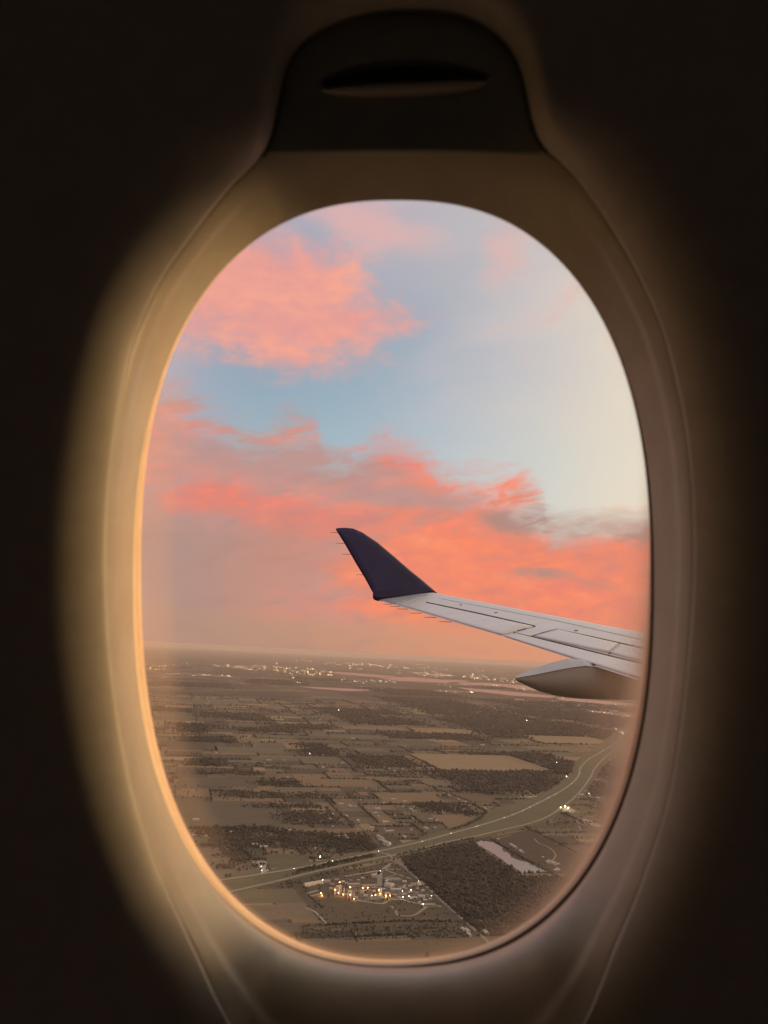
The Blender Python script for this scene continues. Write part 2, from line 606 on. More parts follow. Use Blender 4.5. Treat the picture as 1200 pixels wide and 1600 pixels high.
def thin_glass(name, tint, gloss):
    m = bpy.data.materials.new(name)
    m.use_nodes = True
    t = m.node_tree
    for n in list(t.nodes):
        if n.type != 'OUTPUT_MATERIAL':
            t.nodes.remove(n)
    out = [n for n in t.nodes if n.type == 'OUTPUT_MATERIAL'][0]
    tr = t.nodes.new('ShaderNodeBsdfTransparent')
    tr.inputs[0].default_value = (*tint, 1)
    gl = t.nodes.new('ShaderNodeBsdfGlossy')
    gl.inputs['Roughness'].default_value = 0.02
    fr = t.nodes.new('ShaderNodeFresnel')
    fr.inputs[0].default_value = 1.3
    mx = t.nodes.new('ShaderNodeMixShader')
    mu = t.nodes.new('ShaderNodeMath')
    mu.operation = 'MULTIPLY'
    mu.inputs[1].default_value = gloss
    t.links.new(fr.outputs[0], mu.inputs[0])
    t.links.new(mu.outputs[0], mx.inputs[0])
    t.links.new(tr.outputs[0], mx.inputs[1])
    t.links.new(gl.outputs[0], mx.inputs[2])
    t.links.new(mx.outputs[0], out.inputs[0])
    return m


pane_m = thin_glass('acrylic_pane', (0.985, 0.985, 0.985), 0.35)


def disc(name, rpx, d, mat, parent):
    v = [cab(CX, CY, d)] + polar_row(rpx, d)
    f = [(0, 1 + j, 1 + (j + 1) % NA) for j in range(NA)]
    return mesh_obj(name, v, f, mat, parent)


disc('inner_pane', R_OPEN * 1.01, D_OPEN + 0.0145, pane_m, window)


def rim_glare():
    """acrylic with glare and reflections put in as warm translucency near the rim of the outer pane and is clear in the middle"""
    m = bpy.data.materials.new('glare_acrylic')
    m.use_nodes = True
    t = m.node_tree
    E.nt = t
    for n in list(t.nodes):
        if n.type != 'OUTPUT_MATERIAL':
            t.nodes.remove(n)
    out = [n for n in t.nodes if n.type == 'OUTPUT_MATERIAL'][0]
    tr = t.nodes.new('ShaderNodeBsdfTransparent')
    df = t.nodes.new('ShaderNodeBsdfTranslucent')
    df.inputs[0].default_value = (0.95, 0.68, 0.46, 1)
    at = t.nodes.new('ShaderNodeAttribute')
    at.attribute_name = 'glare'
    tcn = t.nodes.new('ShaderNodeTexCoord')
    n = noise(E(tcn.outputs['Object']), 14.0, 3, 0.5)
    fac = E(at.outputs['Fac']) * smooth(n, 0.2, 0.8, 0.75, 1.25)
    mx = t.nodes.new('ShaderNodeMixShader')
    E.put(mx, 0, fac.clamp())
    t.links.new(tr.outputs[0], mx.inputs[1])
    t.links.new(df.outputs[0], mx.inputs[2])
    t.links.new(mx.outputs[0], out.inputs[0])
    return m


# glare put in as warm translucency: a broad band low on the right, thin along the bottom, a faint wide one at the left
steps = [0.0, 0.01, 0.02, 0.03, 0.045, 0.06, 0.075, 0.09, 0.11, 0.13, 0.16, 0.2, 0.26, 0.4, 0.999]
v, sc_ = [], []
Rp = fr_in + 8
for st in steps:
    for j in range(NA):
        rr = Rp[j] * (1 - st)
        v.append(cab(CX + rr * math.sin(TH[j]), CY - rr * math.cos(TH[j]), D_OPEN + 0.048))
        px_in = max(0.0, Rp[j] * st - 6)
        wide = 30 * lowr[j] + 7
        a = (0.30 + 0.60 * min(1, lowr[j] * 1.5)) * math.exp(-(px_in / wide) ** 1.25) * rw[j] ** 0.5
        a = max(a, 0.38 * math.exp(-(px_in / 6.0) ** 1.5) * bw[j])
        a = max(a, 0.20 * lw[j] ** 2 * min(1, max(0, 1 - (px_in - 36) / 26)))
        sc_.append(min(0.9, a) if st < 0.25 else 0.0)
f = []
for k in range(len(steps) - 1):
    for j in range(NA):
        j2 = (j + 1) % NA
        f.append((k * NA + j, k * NA + j2, (k + 1) * NA + j2, (k + 1) * NA + j))
outer = mesh_obj('outer_pane', v, f, rim_glare(), window)
at = outer.data.attributes.new('glare', 'FLOAT', 'POINT')
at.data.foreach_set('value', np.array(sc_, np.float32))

# the pulled-up shade in its arched recess
shade_m = noisy('shade_plastic', (0.30, 0.33, 0.31), (0.34, 0.37, 0.35), 60, rough=0.5, bump=0.01, spec=0.4)
shade = tag(empty('window_shade', CABIN), 'dark grey window shade pulled up into the arched recess above the opening', 'window shade')
SD = 0.4345


def pull(px, py):
    """relief of the shade in metres towards the eye: lens shaped scoop"""
    x = (px - 632) / 138.0
    if abs(x) >= 1:
        return 0.0
    half = 31 * (1 - x * x) ** 0.8 + 1
    y = (py - (122 - 4 * x)) / half
    if abs(y) > 1:
        return 0.0
    return -0.012 * (1 - y ** 4) ** 1.2 * (1 - x ** 4)


ny, nx = 200, 220
vv, ff, keep = [], [], {}
for i in range(ny + 1):
    py = 236 - (236 - 0) * i / ny
    for j in range(nx + 1):
        px = 398 + (868 - 398) * j / nx
        a = math.atan2(px - CX, CY - py) % (2 * PI)
        r_here = math.hypot(px - CX, py - CY)
        lim = np.interp(a, TH, R_RIM, period=2 * PI) + 6
        k_ = min(1.0, lim / r_here)
        px2, py2 = CX + (px - CX) * k_, CY + (py - CY) * k_
        p = cab(px2, py2, SD)
        edge = max(0, 1 - (236 - py) / 5.0)
        p.z += pull(px2, py2) - 0.0012 * edge ** 2 - 0.004 * ((px2 - 632) / 220) ** 2 
        vv.append(p)
for i in range(ny):
    for j in range(nx):
        a = i * (nx + 1) + j
        ff.append((a, a + 1, a + nx + 2, a + nx + 1))
sp_ = mesh_obj('shade_panel', vv, ff, shade_m, shade, True)
# dark lens in the finger scoop, the shade of the recess put in as colour
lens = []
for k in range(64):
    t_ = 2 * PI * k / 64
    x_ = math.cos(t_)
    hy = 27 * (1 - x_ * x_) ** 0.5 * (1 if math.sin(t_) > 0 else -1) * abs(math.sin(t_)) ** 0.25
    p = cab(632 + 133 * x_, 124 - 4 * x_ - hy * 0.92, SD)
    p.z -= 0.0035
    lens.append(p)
mesh_obj('scoop_shadow', lens, [tuple(range(63, -1, -1))], material('scoop_shadow', (0.02, 0.02, 0.022), 0.5), shade)
md = sp_.modifiers.new('thick', 'SOLIDIFY')
md.thickness = 0.003
md.offset = 1.0 if False else -1.0
# raised grip lip below the scoop
gv_, gf_ = [], []
nseg, nr = 48, 12
for i in range(nseg + 1):
    x = -1 + 2 * i / nseg
    rad = 0.0046 * max(0.0, 1 - x * x) ** 0.5 + 0.0002
    c = cab(632 + 130 * x, 137 - 6 * x + 7 * (1 - x * x) ** 0.5, SD)
    c.z += 0.0015
    for k in range(nr):
        t = 2 * PI * k / nr
        gv_.append(c + Vector((0, rad * 0.75 * math.sin(t), rad * 1.25 * math.cos(t))))
for i in range(nseg):
    for k in range(nr):
        k2 = (k + 1) % nr
        gf_.append((i * nr + k, i * nr + k2, (i + 1) * nr + k2, (i + 1) * nr + k))
mesh_obj('grip', gv_, gf_, material('grip_plastic', (0.50, 0.46, 0.40), 0.20, 0, 0.8), shade, True)

# the rest of the cabin section, closed and unlit
trim_m = noisy('cabin_lining', (0.58, 0.57, 0.55), (0.62, 0.61, 0.59), 8, rough=0.7)
prof = [(-WY, -D0), (-1.12, -0.2), (-1.2, 0.3), (-1.2, 1.6), (-1.0, 2.2), (0.2, 2.35), (0.8, 2.0), (1.15, 1.3), (1.22, 0.6), (1.15, 0.0), (WY, -D0)]
cv = [(sx * WX, y, z) for sx in (-1, 1) for (y, z) in prof]
n_ = len(prof)
cf = [(k, k + 1, n_ + k + 1, n_ + k) for k in range(n_ - 1)] + [tuple(range(n_)), tuple(range(2 * n_ - 1, n_ - 1, -1))]
del cf[4]                                      # the far wall gets three added unseen windows, enlarged to brighten the cabin
xs_ = [-WX, -0.98, -0.62, -0.18, 0.18, 0.62, 0.98, WX]
ss_ = [0.0, 0.25, 0.90, 1.0]
A4, A5 = prof[4], prof[5]
b0 = len(cv)
for s_ in ss_:
    for x_ in xs_:
        cv.append((x_, A4[0] + (A5[0] - A4[0]) * s_, A4[1] + (A5[1] - A4[1]) * s_))
holes = []
for i in range(3):
    for j in range(7):
        q = (b0 + i * 8 + j, b0 + i * 8 + j + 1, b0 + i * 8 + j + 9, b0 + i * 8 + j + 8)
        if i == 1 and j in (1, 3, 5):
            holes.append(q)
        else:
            cf.append(q)
shell = mesh_obj('cabin_interior', cv, cf, trim_m)
for q in holes:
    mesh_obj('pane', [Vector(cv[k]) + Vector((0, 0, 0.01)) for k in q], [(0, 1, 2, 3)], pane_m, shell)
shell.matrix_world = CABIN
tag(shell, 'unlit cabin interior behind the window wall', 'cabin', kind='structure')

# ------------------------------------------------------------------ the wing
def on_plane(px, py, p0, n):
    v = pix(px, py)
    return v * (p0.dot(n) / v.dot(n))


def at_y(px, py, y):
    v = pix(px, py)
    return v * (y / v.y)


A_ = at_y(590, 938, 13.0)
B_ = at_y(682, 926, 13.0)
C_ = at_y(1010, 1056, 6.1)
WN = (B_ - A_).cross(C_ - A_).normalized()
if WN.z < 0:
    WN = -WN
wp = lambda x, y: on_plane(x, y, A_, WN)
# leading and trailing edges on the wing plane
te = [wp(590, 938), wp(640, 952), wp(785, 994), wp(895, 1030), wp(1010, 1067)]
le0, le1 = wp(682, 927), wp(1010, 990)


def line_at_y(a, b, y):
    t = (y - a.y) / (b.y - a.y)
    return a + (b - a) * t


def te_at(y):
    for a, b in zip(te[:-1], te[1:]):
        if y >= b.y or b is te[-1]:
            return line_at_y(a, b, y)


def le_at(y):
    return line_at_y(le0, le1, y)


NCH = 28
FWD = Vector((1, 0, 0))


def thick(u):
    """half thickness of the section, u = 0 nose .. 1 trailing edge, fraction of chord"""
    return 0.5 * 0.6 * (0.2969 * math.sqrt(u) - 0.126 * u - 0.3516 * u * u + 0.2843 * u ** 3 - 0.1015 * u ** 4)


def wing_pt(u, y, upper=True, lift=0.0):
    a, b = le_at(y), te_at(y)
    ch = (b - a).length
    p = a + (b - a) * u
    t = thick(u) * ch
    if upper:
        return p + WN * (t * 0.62 - 0.012 * ch * (1 - u) * 4 * u * 0 + lift)
    return p - WN * (t * 1.2 - lift)


wing = tag(empty('airplane_wing', loc=(3.0, 6.0, 0.0)), 'white airplane wing with a dark blue upturned winglet and a fairing under its trailing edge', 'airplane wing')
WI = Matrix.Translation((-3.0, -6.0, 0.0))
wing_white = noisy('wing_paint', (0.72, 0.695, 0.66), (0.79, 0.765, 0.73), 1.6, rough=0.33, detail=7, spec=0.4, stretch=(1, 3, 1), lo=0.3, hi=0.7)
wing_grey = noisy('wing_grey_paint', (0.40, 0.40, 0.40), (0.46, 0.46, 0.46), 2.5, rough=0.45, spec=0.4)
gap_m = material('gap_or_shade', (0.15, 0.14, 0.13), 0.8, 0, 0.2)
navy = noisy('navy_paint', (0.016, 0.010, 0.050), (0.024, 0.015, 0.066), 2.0, rough=0.35, spec=0.4)


def wobj(name, v, f, m, parent=wing, sm=True, mi=None):
    return mesh_obj(name, [WI @ Vector(p) for p in v], f, m, parent, sm, mi)


ys = list(np.linspace(13.0, 12.0, 6)) + list(np.linspace(11.7, 0.9, 26))
us = [0.5 * (1 - math.cos(PI * k / NCH)) for k in range(NCH + 1)]
v, f = [], []
row_n = 2 * NCH
for y in ys:
    for u in us:
        v.append(wing_pt(u, y, True))
    for u in us[-2:0:-1]:
        v.append(wing_pt(u, y, False))
for i in range(len(ys) - 1):
    for k in range(row_n):
        k2 = (k + 1) % row_n
        f.append((i * row_n + k, i * row_n + k2, (i + 1) * row_n + k2, (i + 1) * row_n + k))
f.append(tuple(range(row_n - 1, -1, -1)))
f.append(tuple((len(ys) - 1) * row_n + k for k in range(row_n)))
skin = wobj('wing_skin', v, f, wing_white)


def uv_of(px, py):
    """section coordinates of a photograph position on the wing plane"""
    p = wp(px, py)
    y = p.y
    for _ in range(6):
        a, b = le_at(y), te_at(y)
        d = (b - a)
        u = (p - a).dot(d) / d.length_squared
        q = a + d * u
        y += p.y - q.y
    return max(0.005, min(0.999, u)), y


def surf(u, y, lift):
    return wing_pt(u, y, True, lift)


def lift_px(px, py, lift):
    """point on the upper skin seen at a photograph position"""
    best = Vector(wp(px, py))
    u, y = uv_of(px, py)
    for _ in range(5):
        q = surf(u, y, lift)
        # move along the plane until the sight line meets the skin
        v_ = pix(px, py)
        k = q.dot(WN) / v_.dot(WN) if abs(v_.dot(WN)) > 1e-6 else 1
        t = v_ * k
        a, b = le_at(t.y), te_at(t.y)
        d = b - a
        yy = t.y
        for _ in range(4):
            a, b = le_at(yy), te_at(yy)
            d = b - a
            u = (t - a).dot(d) / d.length_squared
            yy += t.y - (a + d * u).y
        u, y = max(0.003, min(0.9985, u)), yy
    return u, y


def strip(name, pts, w, m, lift=0.003, parent=wing, sub=10):
    """thin raised strip of sealant or painted shade following photograph positions over the skin"""
    uv = [lift_px(x, y, 0) for x, y in pts]
    path = []
    for (u1, y1), (u2, y2) in zip(uv[:-1], uv[1:]):
        for k in range(sub):
            t = k / sub
            path.append((u1 + (u2 - u1) * t, y1 + (y2 - y1) * t))
    path.append(uv[-1])
    P = [surf(u, y, 0) for u, y in path]
    v, f = [], []
    for i, p in enumerate(P):
        d = (P[min(i + 1, len(P) - 1)] - P[max(i - 1, 0)]).normalized()
        s = d.cross(WN).normalized() * (w / 2)
        v += [p + s - WN * 0.004, p + s + WN * lift, p - s + WN * lift, p - s - WN * 0.004]
    for i in range(len(P) - 1):
        for k in range(3):
            f.append((i * 4 + k, i * 4 + k + 1, i * 4 + 5 + k, i * 4 + 4 + k))
    return wobj(name, v, f, m, parent, False)


def plate(name, quad, m, lift, nu=8, nv=14, th=0.012):
    """movable surface: a thin panel over the skin between four photograph corners"""
    c = [lift_px(x, y, 0) for x, y in quad]
    v, f = [], []
    for i in range(nv + 1):
        s = i / nv
        for j in range(nu + 1):
            t = j / nu
            u = (c[0][0] * (1 - s) + c[1][0] * s) * (1 - t) + (c[3][0] * (1 - s) + c[2][0] * s) * t
            y = (c[0][1] * (1 - s) + c[1][1] * s) * (1 - t) + (c[3][1] * (1 - s) + c[2][1] * s) * t
            v.append(surf(u, y, lift))
    for i in range(nv):
        for j in range(nu):
            a = i * (nu + 1) + j
            f.append((a, a + 1, a + nu + 2, a + nu + 1))
    o = wobj(name, v, f, m, wing, True)
    md = o.modifiers.new('thick', 'SOLIDIFY')
    md.thickness = th
    md.offset = 0
    return o


# movable surfaces (outboard edge first, then inboard; hinge side, then trailing side)
plate('aileron', [(668, 944), (833, 980), (785, 993), (622, 945)], wing_white, 0.008)
plate('flap', [(806, 991), (1030, 1047), (1030, 1070), (788, 995)], wing_white, 0.008)
plate('spoiler', [(871, 985), (966, 1007), (950, 1020), (835, 995)], wing_white, 0.008)
plate('spoiler', [(969, 1008), (1060, 1029), (1040, 1044), (954, 1021)], wing_white, 0.008)
strip('gap_or_shade_strip', [(666, 941.5), (740, 957), (836, 979)], 0.010, gap_m, 0.012)
strip('gap_or_shade_strip', [(836, 979), (810, 986), (783, 992.5)], 0.009, gap_m, 0.012)
strip('gap_or_shade_strip', [(803, 989.5), (870, 1005), (995, 1036), (1030, 1046)], 0.012, gap_m, 0.012)
strip('gap_or_shade_strip', [(829, 995.5), (850, 989), (871, 984)], 0.008, gap_m, 0.012)
strip('gap_or_shade_strip', [(869, 984), (935, 998), (1010, 1015)], 0.008, gap_m, 0.012)
strip('gap_or_shade_strip', [(951, 1022), (970, 1015), (990, 1009)], 0.007, gap_m, 0.012)
seam_m = material('skin_seam', (0.38, 0.37, 0.36), 0.7)
strip('skin_seam', [(686, 935), (760, 949), (860, 968), (1010, 1001)], 0.009, seam_m, 0.003)
strip('skin_seam', [(612, 941), (640, 943), (668, 930)], 0.009, seam_m, 0.003)
plate('wing_tip_fairing', [(594, 937), (618, 944.5), (672, 929), (676, 927.5)], wing_grey, 0.004, 8, 6, 0.006)
for q in ((720, 945), (775, 957), (900, 985), (905, 1000), (985, 1020), (930, 1012)):
    u, y = lift_px(*q, 0)
    p = surf(u, y, 0.004)
    vv_, ff_ = [p + WN * 0.004], []
    for k in range(10):
        a = 2 * PI * k / 10
        vv_.append(p + Vector((math.cos(a) * 0.025, math.sin(a) * 0.025, 0)))
    ff_ = [(0, 1 + k, 1 + (k + 1) % 10) for k in range(10)]
    wobj('access_cover', vv_, ff_, seam_m, wing, False)

# winglet: swept fin canted a little outboard, blended into the tip
cant = math.radians(14)
WLN = Vector((0.0, math.cos(cant), -math.sin(cant)))
wl0 = at_y(600, 938, 13.02)
WL = [(524.5, 827), (527, 825.2), (540, 824.8), (552, 826), (566, 832), (590, 848), (615, 869), (640, 891), (660, 907), (674, 919), (684, 927.5),
      (664, 931.5), (640, 935), (615, 938), (600, 939.5), (590, 939), (584.5, 937), (582.5, 934), (582.5, 926), (570, 903), (556, 880), (540, 852)]
WLp = [on_plane(x, y, wl0, WLN) for x, y in WL]
cen = sum(WLp, Vector()) / len(WLp)
v, f = [], []
n_ = len(WLp)
for off, sh in ((-0.006, 1.0), (-0.035, 0.90), (-0.05, 0.7), (0.05, 0.7), (0.035, 0.90), (0.006, 1.0)):
    for p in WLp:
        v.append(cen + (p - cen) * sh + WLN * off)
for k in range(5):
    for j in range(n_):
        j2 = (j + 1) % n_
        f.append((k * n_ + j, k * n_ + j2, (k + 1) * n_ + j2, (k + 1) * n_ + j))
for j in range(n_):
    f.append((5 * n_ + j, 5 * n_ + (j + 1) % n_, (j + 1) % n_, j))
f.append(tuple(2 * n_ + j for j in range(n_ - 1, -1, -1)))
f.append(tuple(3 * n_ + j for j in range(n_)))
winglet = wobj('winglet', v, f, navy, wing, False)

# static wicks trailing aft
wick_m = material('wick', (0.12, 0.09, 0.08), 0.6)


def wick(px, py, length, plane_n, p0):
    p = on_plane(px, py, p0, plane_n)
    e = p + Vector((-length, 0, -length * 0.05))
    v, f = [], []
    for q, rad in ((p + Vector((0.03, 0, 0)), 0.005), (e, 0.003)):
        for k in range(6):
            a = 2 * PI * k / 6
            v.append(q + Vector((0, rad * math.cos(a), rad * math.sin(a))))
    f = [(k, (k + 1) % 6, 6 + (k + 1) % 6, 6 + k) for k in range(6)] + [tuple(range(5, -1, -1)), tuple(range(6, 12))]
    wobj('static_wick', v, f, wick_m, wing, False)


for x, y in ((527, 832), (536, 849), (546, 866), (568, 898)):
    wick(x, y, 0.13, WLN, wl0)
for x, y in ((611, 944), (622, 947.5), (634, 951.5), (656, 958), (678, 964.5), (702, 971.5)):
    wick(x, y, 0.13, WN, A_)

# flap track fairing: a canoe lofted along the flight direction
YF = wp(905, 1033).y - 0.25
ST = [  # x, top line, top/side crease, bottom (photograph rows)
    (806, 1057.5, 1060, 1061.5), (815, 1053.5, 1058.5, 1066), (830, 1048.5, 1056, 1073), (850, 1042.5, 1052, 1081), (875, 1035, 1047, 1087.5),
    (895, 1030.5, 1043.5, 1090.5), (915, 1031, 1041, 1092.5), (950, 1037, 1045, 1094.5), (1000, 1048, 1056, 1095), (1060, 1060, 1069, 1091), (1130, 1072, 1080, 1090), (1210, 1082, 1087, 1089)]
v, f, lid = [], [], []
NSEC = 20
fair_light = noisy('fairing_top_skylit', (0.46, 0.46, 0.46), (0.50, 0.50, 0.50), 3, rough=0.45)  # lid painted lighter, putting sky light from above into its colour
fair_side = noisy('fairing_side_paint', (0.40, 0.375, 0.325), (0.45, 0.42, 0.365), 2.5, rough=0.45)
for i, (x, t_, c_, b_) in enumerate(ST):
    pt_, pc_, pb_ = at_y(x, t_, YF + 0.2), at_y(x, c_, YF), at_y(x, b_, YF + 0.12)
    L = i / (len(ST) - 1)
    hw_ = 0.012 + 0.19 * min(1, (i / 4.0)) ** 0.8
    sec = []
    xs = pc_.x
    zt, zc, zb = pt_.z, pc_.z, pb_.z
    # near crease, near side bulging down to the keel, far side up; the flat lid is its own piece
    for k in range(NSEC + 1):
        a = PI * k / NSEC
        yy = YF + hw_ - hw_ * math.cos(a)
        zz = zc - (zc - zb) * (max(0, math.sin(a)) ** 0.7)
        sec.append(Vector((xs, yy, zz)))
    v += sec
    lid.append([Vector((xs - 0.004, YF - 0.012, zc + 0.004)), Vector((xs - 0.002, YF + hw_ * 0.5, zc + (zt - zc) * 0.62 + 0.004)), Vector((xs, YF + hw_, zt + 0.004)), Vector((xs, YF + 2 * hw_ + 0.012, zc + 0.004)),
                Vector((xs, YF + 2 * hw_ - 0.01, zc - 0.006)), Vector((xs, YF + 0.01, zc - 0.006))])
w_ = NSEC + 1
for i in range(len(ST) - 1):
    for k in range(NSEC):
        f.append((i * w_ + k, (i + 1) * w_ + k, (i + 1) * w_ + k + 1, i * w_ + k + 1))
f.append(tuple(range(NSEC, -1, -1)))
f.append(tuple((len(ST) - 1) * w_ + k for k in range(w_)))
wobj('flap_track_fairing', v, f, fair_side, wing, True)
lv, lf = [p for row in lid for p in row], []
for i in range(len(lid) - 1):
    for k in range(6):
        k2 = (k + 1) % 6
        lf.append((i * 6 + k, (i + 1) * 6 + k, (i + 1) * 6 + k2, i * 6 + k2))
lf += [tuple(range(5, -1, -1)), tuple((len(lid) - 1) * 6 + k for k in range(6))]
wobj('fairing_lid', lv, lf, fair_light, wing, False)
strip('gap_or_shade_strip', [(908, 1043), (926, 1037), (960, 1047), (1012, 1064)], 0.02, gap_m, 0.012)  # dark strip painting the shade between trailing edge and fairing
#@@PART3

# ------------------------------------------------------------------ the land below
def px_of(p):
    """photograph position of a point (for choosing what to build, nothing else)"""
    q = Vector(p)
    z = q.dot(fw)
    return 600 + FPX * q.dot(rt) / z, 800 - FPX * q.dot(up) / z


def soil(name, c1, c2, scale=0.02, furrow=0.0, spot=(0.05, 0.042, 0.034), spots=0.25):
    m = material(name, c1, 0.95, 0, 0.08)
    E.nt = m.node_tree
    b = E.nt.nodes['Principled BSDF']
    g = E.nt.nodes.new('ShaderNodeNewGeometry')
    mp = E.nt.nodes.new('ShaderNodeMapping')
    mp.inputs['Rotation'].default_value = (0, 0, -ANG)
    E.nt.links.new(g.outputs['Position'], mp.inputs[0])
    s = E.nt.nodes.new('ShaderNodeSeparateXYZ')
    E.nt.links.new(mp.outputs[0], s.inputs[0])
    U_, V_ = E(s.outputs[0]), E(s.outputs[1])
    n1 = noise(comb(U_ * scale * 0.4, V_ * scale), 1.0, 6, 0.65)
    n2 = noise(comb(U_ * scale * 4, V_ * scale * 4), 1.0, 4, 0.65)
    n3 = noise(comb(U_ * 0.002, V_ * 0.07), 1.0, 3, 0.7)
    c = mixc(smooth(n1 * 0.55 + n3 * 0.45, 0.40, 0.58), (*c1, 1), (*c2, 1))
    c = mixc(smooth(n2 * 0.6 + n1 * 0.4, 0.52, 0.62, 0.0, min(0.9, spots + 0.18)), c, (*spot, 1))
    oi = E.nt.nodes.new('ShaderNodeObjectInfo')
    rnd = E(oi.outputs['Random'])
    c = mixc(smooth(rnd, 0.0, 0.5, 0.42, 0.0), c, (0.052, 0.046, 0.040, 1))
    c = mixc(smooth(rnd, 0.6, 1.0, 0.0, 0.40), c, (0.225, 0.175, 0.125, 1))
    E.nt.links.new(c.s, b.inputs['Base Color'])
    return m


S_BROWN = soil('brown_stubble', (0.138, 0.117, 0.082), (0.177, 0.149, 0.102))
S_DARK = soil('ploughed_soil', (0.079, 0.069, 0.055), (0.105, 0.090, 0.069))
S_TAN = soil('tan_stubble', (0.252, 0.188, 0.112), (0.311, 0.232, 0.142), spots=0.12)
S_RUST = soil('rusty_stubble', (0.193, 0.141, 0.088), (0.231, 0.171, 0.106), spots=0.15)
S_OLIVE = soil('winter_pasture', (0.123, 0.114, 0.071), (0.156, 0.141, 0.088))
S_SCRUB = soil('scrub', (0.095, 0.084, 0.064), (0.139, 0.119, 0.084), scale=0.035, spots=0.8)
S_LITTER = soil('leaf_litter', (0.049, 0.046, 0.035), (0.067, 0.061, 0.044), spots=0.5)
S_VERGE = soil('mown_verge', (0.122, 0.116, 0.070), (0.150, 0.140, 0.088), scale=0.03, spots=0.45)
S_PALE = soil('pale_gravel', (0.30, 0.26, 0.21), (0.40, 0.35, 0.29), scale=0.05, spots=0.15)
M_ROAD = soil('road_surface', (0.30, 0.265, 0.21), (0.35, 0.31, 0.245), scale=0.03, spots=0.1)
M_LANE = soil('lane_surface', (0.17, 0.14, 0.11), (0.20, 0.165, 0.13), scale=0.03, spots=0.1)
M_CONC = soil('concrete', (0.36, 0.32, 0.27), (0.42, 0.38, 0.32), scale=0.03, spots=0.1)

G0 = -ALT
BLOCK = []                                         # polygons where no hedges or field trees grow


def inside(P, poly):
    """which of the points P lie in the polygon"""
    P = np.asarray(P, float)
    x, y = P[:, 0], P[:, 1]
    r = np.zeros(len(P), bool)
    n = len(poly)
    for i in range(n):
        x1, y1 = poly[i][:2]
        x2, y2 = poly[(i + 1) % n][:2]
        c = ((y1 > y) != (y2 > y)) & (x < (x2 - x1) * (y - y1) / ((y2 - y1) if abs(y2 - y1) > 1e-9 else 1e-9) + x1)
        r ^= c
    return r


def g2(pts):
    return [Vector(ground_at(*p)[:2]) for p in pts]


def sheet(name, poly, m, lift, block=False):
    """a flat sheet of land; poly in ground metres"""
    o = mesh_obj(name, [(p[0], p[1], G0 + lift) for p in poly], [tuple(range(len(poly)))], m)
    tag(o, kind='structure')
    if block:
        BLOCK.append([tuple(p[:2]) for p in poly])
    return o


def rough_poly(poly, step=12.0, amp=3.0):
    out = []
    n = len(poly)
    for i in range(n):
        a, b = Vector(poly[i][:2]), Vector(poly[(i + 1) % n][:2])
        L = (b - a).length
        k = max(1, int(L / step))
        nrm = Vector((-(b - a).y, (b - a).x)).normalized()
        for j in range(k):
            t = j / k
            out.append(a + (b - a) * t + nrm * (random.uniform(-amp, amp) if j else 0))
    return out


def ribbon(name, pts, width, m, lift=1.4, px=True, taper=None):
    P = [Vector((*q[:2], 0)) for q in (g2(pts) if px else pts)]
    # round the bends
    Q = []
    n = len(P)
    for i in range(n - 1):
        a, b, c, d = P[max(i - 1, 0)], P[i], P[i + 1], P[min(i + 2, n - 1)]
        for k in range(6):
            t = k / 6
            Q.append(0.5 * (2 * b + (c - a) * t + (2 * a - 5 * b + 4 * c - d) * t * t + (3 * b - a - 3 * c + d) * t ** 3))
    Q.append(P[-1])
    v, f = [], []
    for i, q in enumerate(Q):
        d = (Q[min(i + 1, len(Q) - 1)] - Q[max(i - 1, 0)]).normalized()
        s = Vector((-d.y, d.x, 0)) * (width / 2)
        v += [(q.x + s.x, q.y + s.y, G0 + lift), (q.x - s.x, q.y - s.y, G0 + lift)]
    for i in range(len(Q) - 1):
        f.append((2 * i, 2 * i + 1, 2 * i + 3, 2 * i + 2))
    return tag(mesh_obj(name, v, f, m), kind='structure')


# ---- the interstate corridor and the special plots first, so that hedges keep clear of them
CORR = [(318, 1377), (430, 1358), (520, 1341), (600, 1325), (655, 1311), (700, 1296), (735, 1282), (775, 1263), (820, 1252), (868, 1229), (893, 1209), (899, 1190),
        (925, 1171), (953, 1150), (985, 1128), (1010, 1118), (1030, 1122), (990, 1150), (975, 1167), (951, 1189), (935, 1211), (915, 1241), (887, 1264), (862, 1281),
        (830, 1292), (776, 1304), (692, 1323), (640, 1336), (560, 1352), (500, 1365), (436, 1380), (340, 1402)]
sheet('highway_verge', g2(CORR), S_VERGE, 0.9, True)
SITE = [(455, 1384), (612, 1346), (640, 1363), (690, 1409), (742, 1456), (690, 1462), (560, 1458), (500, 1440)]
sheet('plant_grounds', g2(SITE), soil('worn_grass', (0.115, 0.096, 0.062), (0.145, 0.118, 0.08), scale=0.03, spots=0.5), 0.8, True)
POND = [(741, 1317.5), (753, 1313.5), (771, 1316), (785, 1324), (787, 1330), (785, 1332), (792, 1332), (803, 1342), (810, 1345), (817, 1346.5), (830, 1350), (847, 1357),
        (856, 1362), (838, 1364.5), (826, 1364), (815, 1366), (810, 1360), (792, 1350), (772, 1335), (755, 1325)]
water_m = material('water', (0.10, 0.09, 0.085), 0.22, 0, 0.9)
water_m.node_tree.nodes['Principled BSDF'].inputs['IOR'].default_value = 1.9
sheet('pond', rough_poly(g2(POND), 14, 4), water_m, 1.3, True)
WOOD_SE = [(627, 1341), (660, 1333), (700, 1324), (738, 1315.5), (752, 1327), (768, 1339), (788, 1354), (806, 1365), (815, 1371), (840, 1371), (872, 1371), (925, 1376), (900, 1410),
           (870, 1450), (810, 1462), (757, 1463), (740, 1450), (697, 1410), (654, 1373)]
QUARRY = [(746, 1312), (790, 1304), (832, 1296), (850, 1306), (935, 1360), (925, 1372), (862, 1363), (830, 1349), (806, 1341), (786, 1326), (772, 1315)]
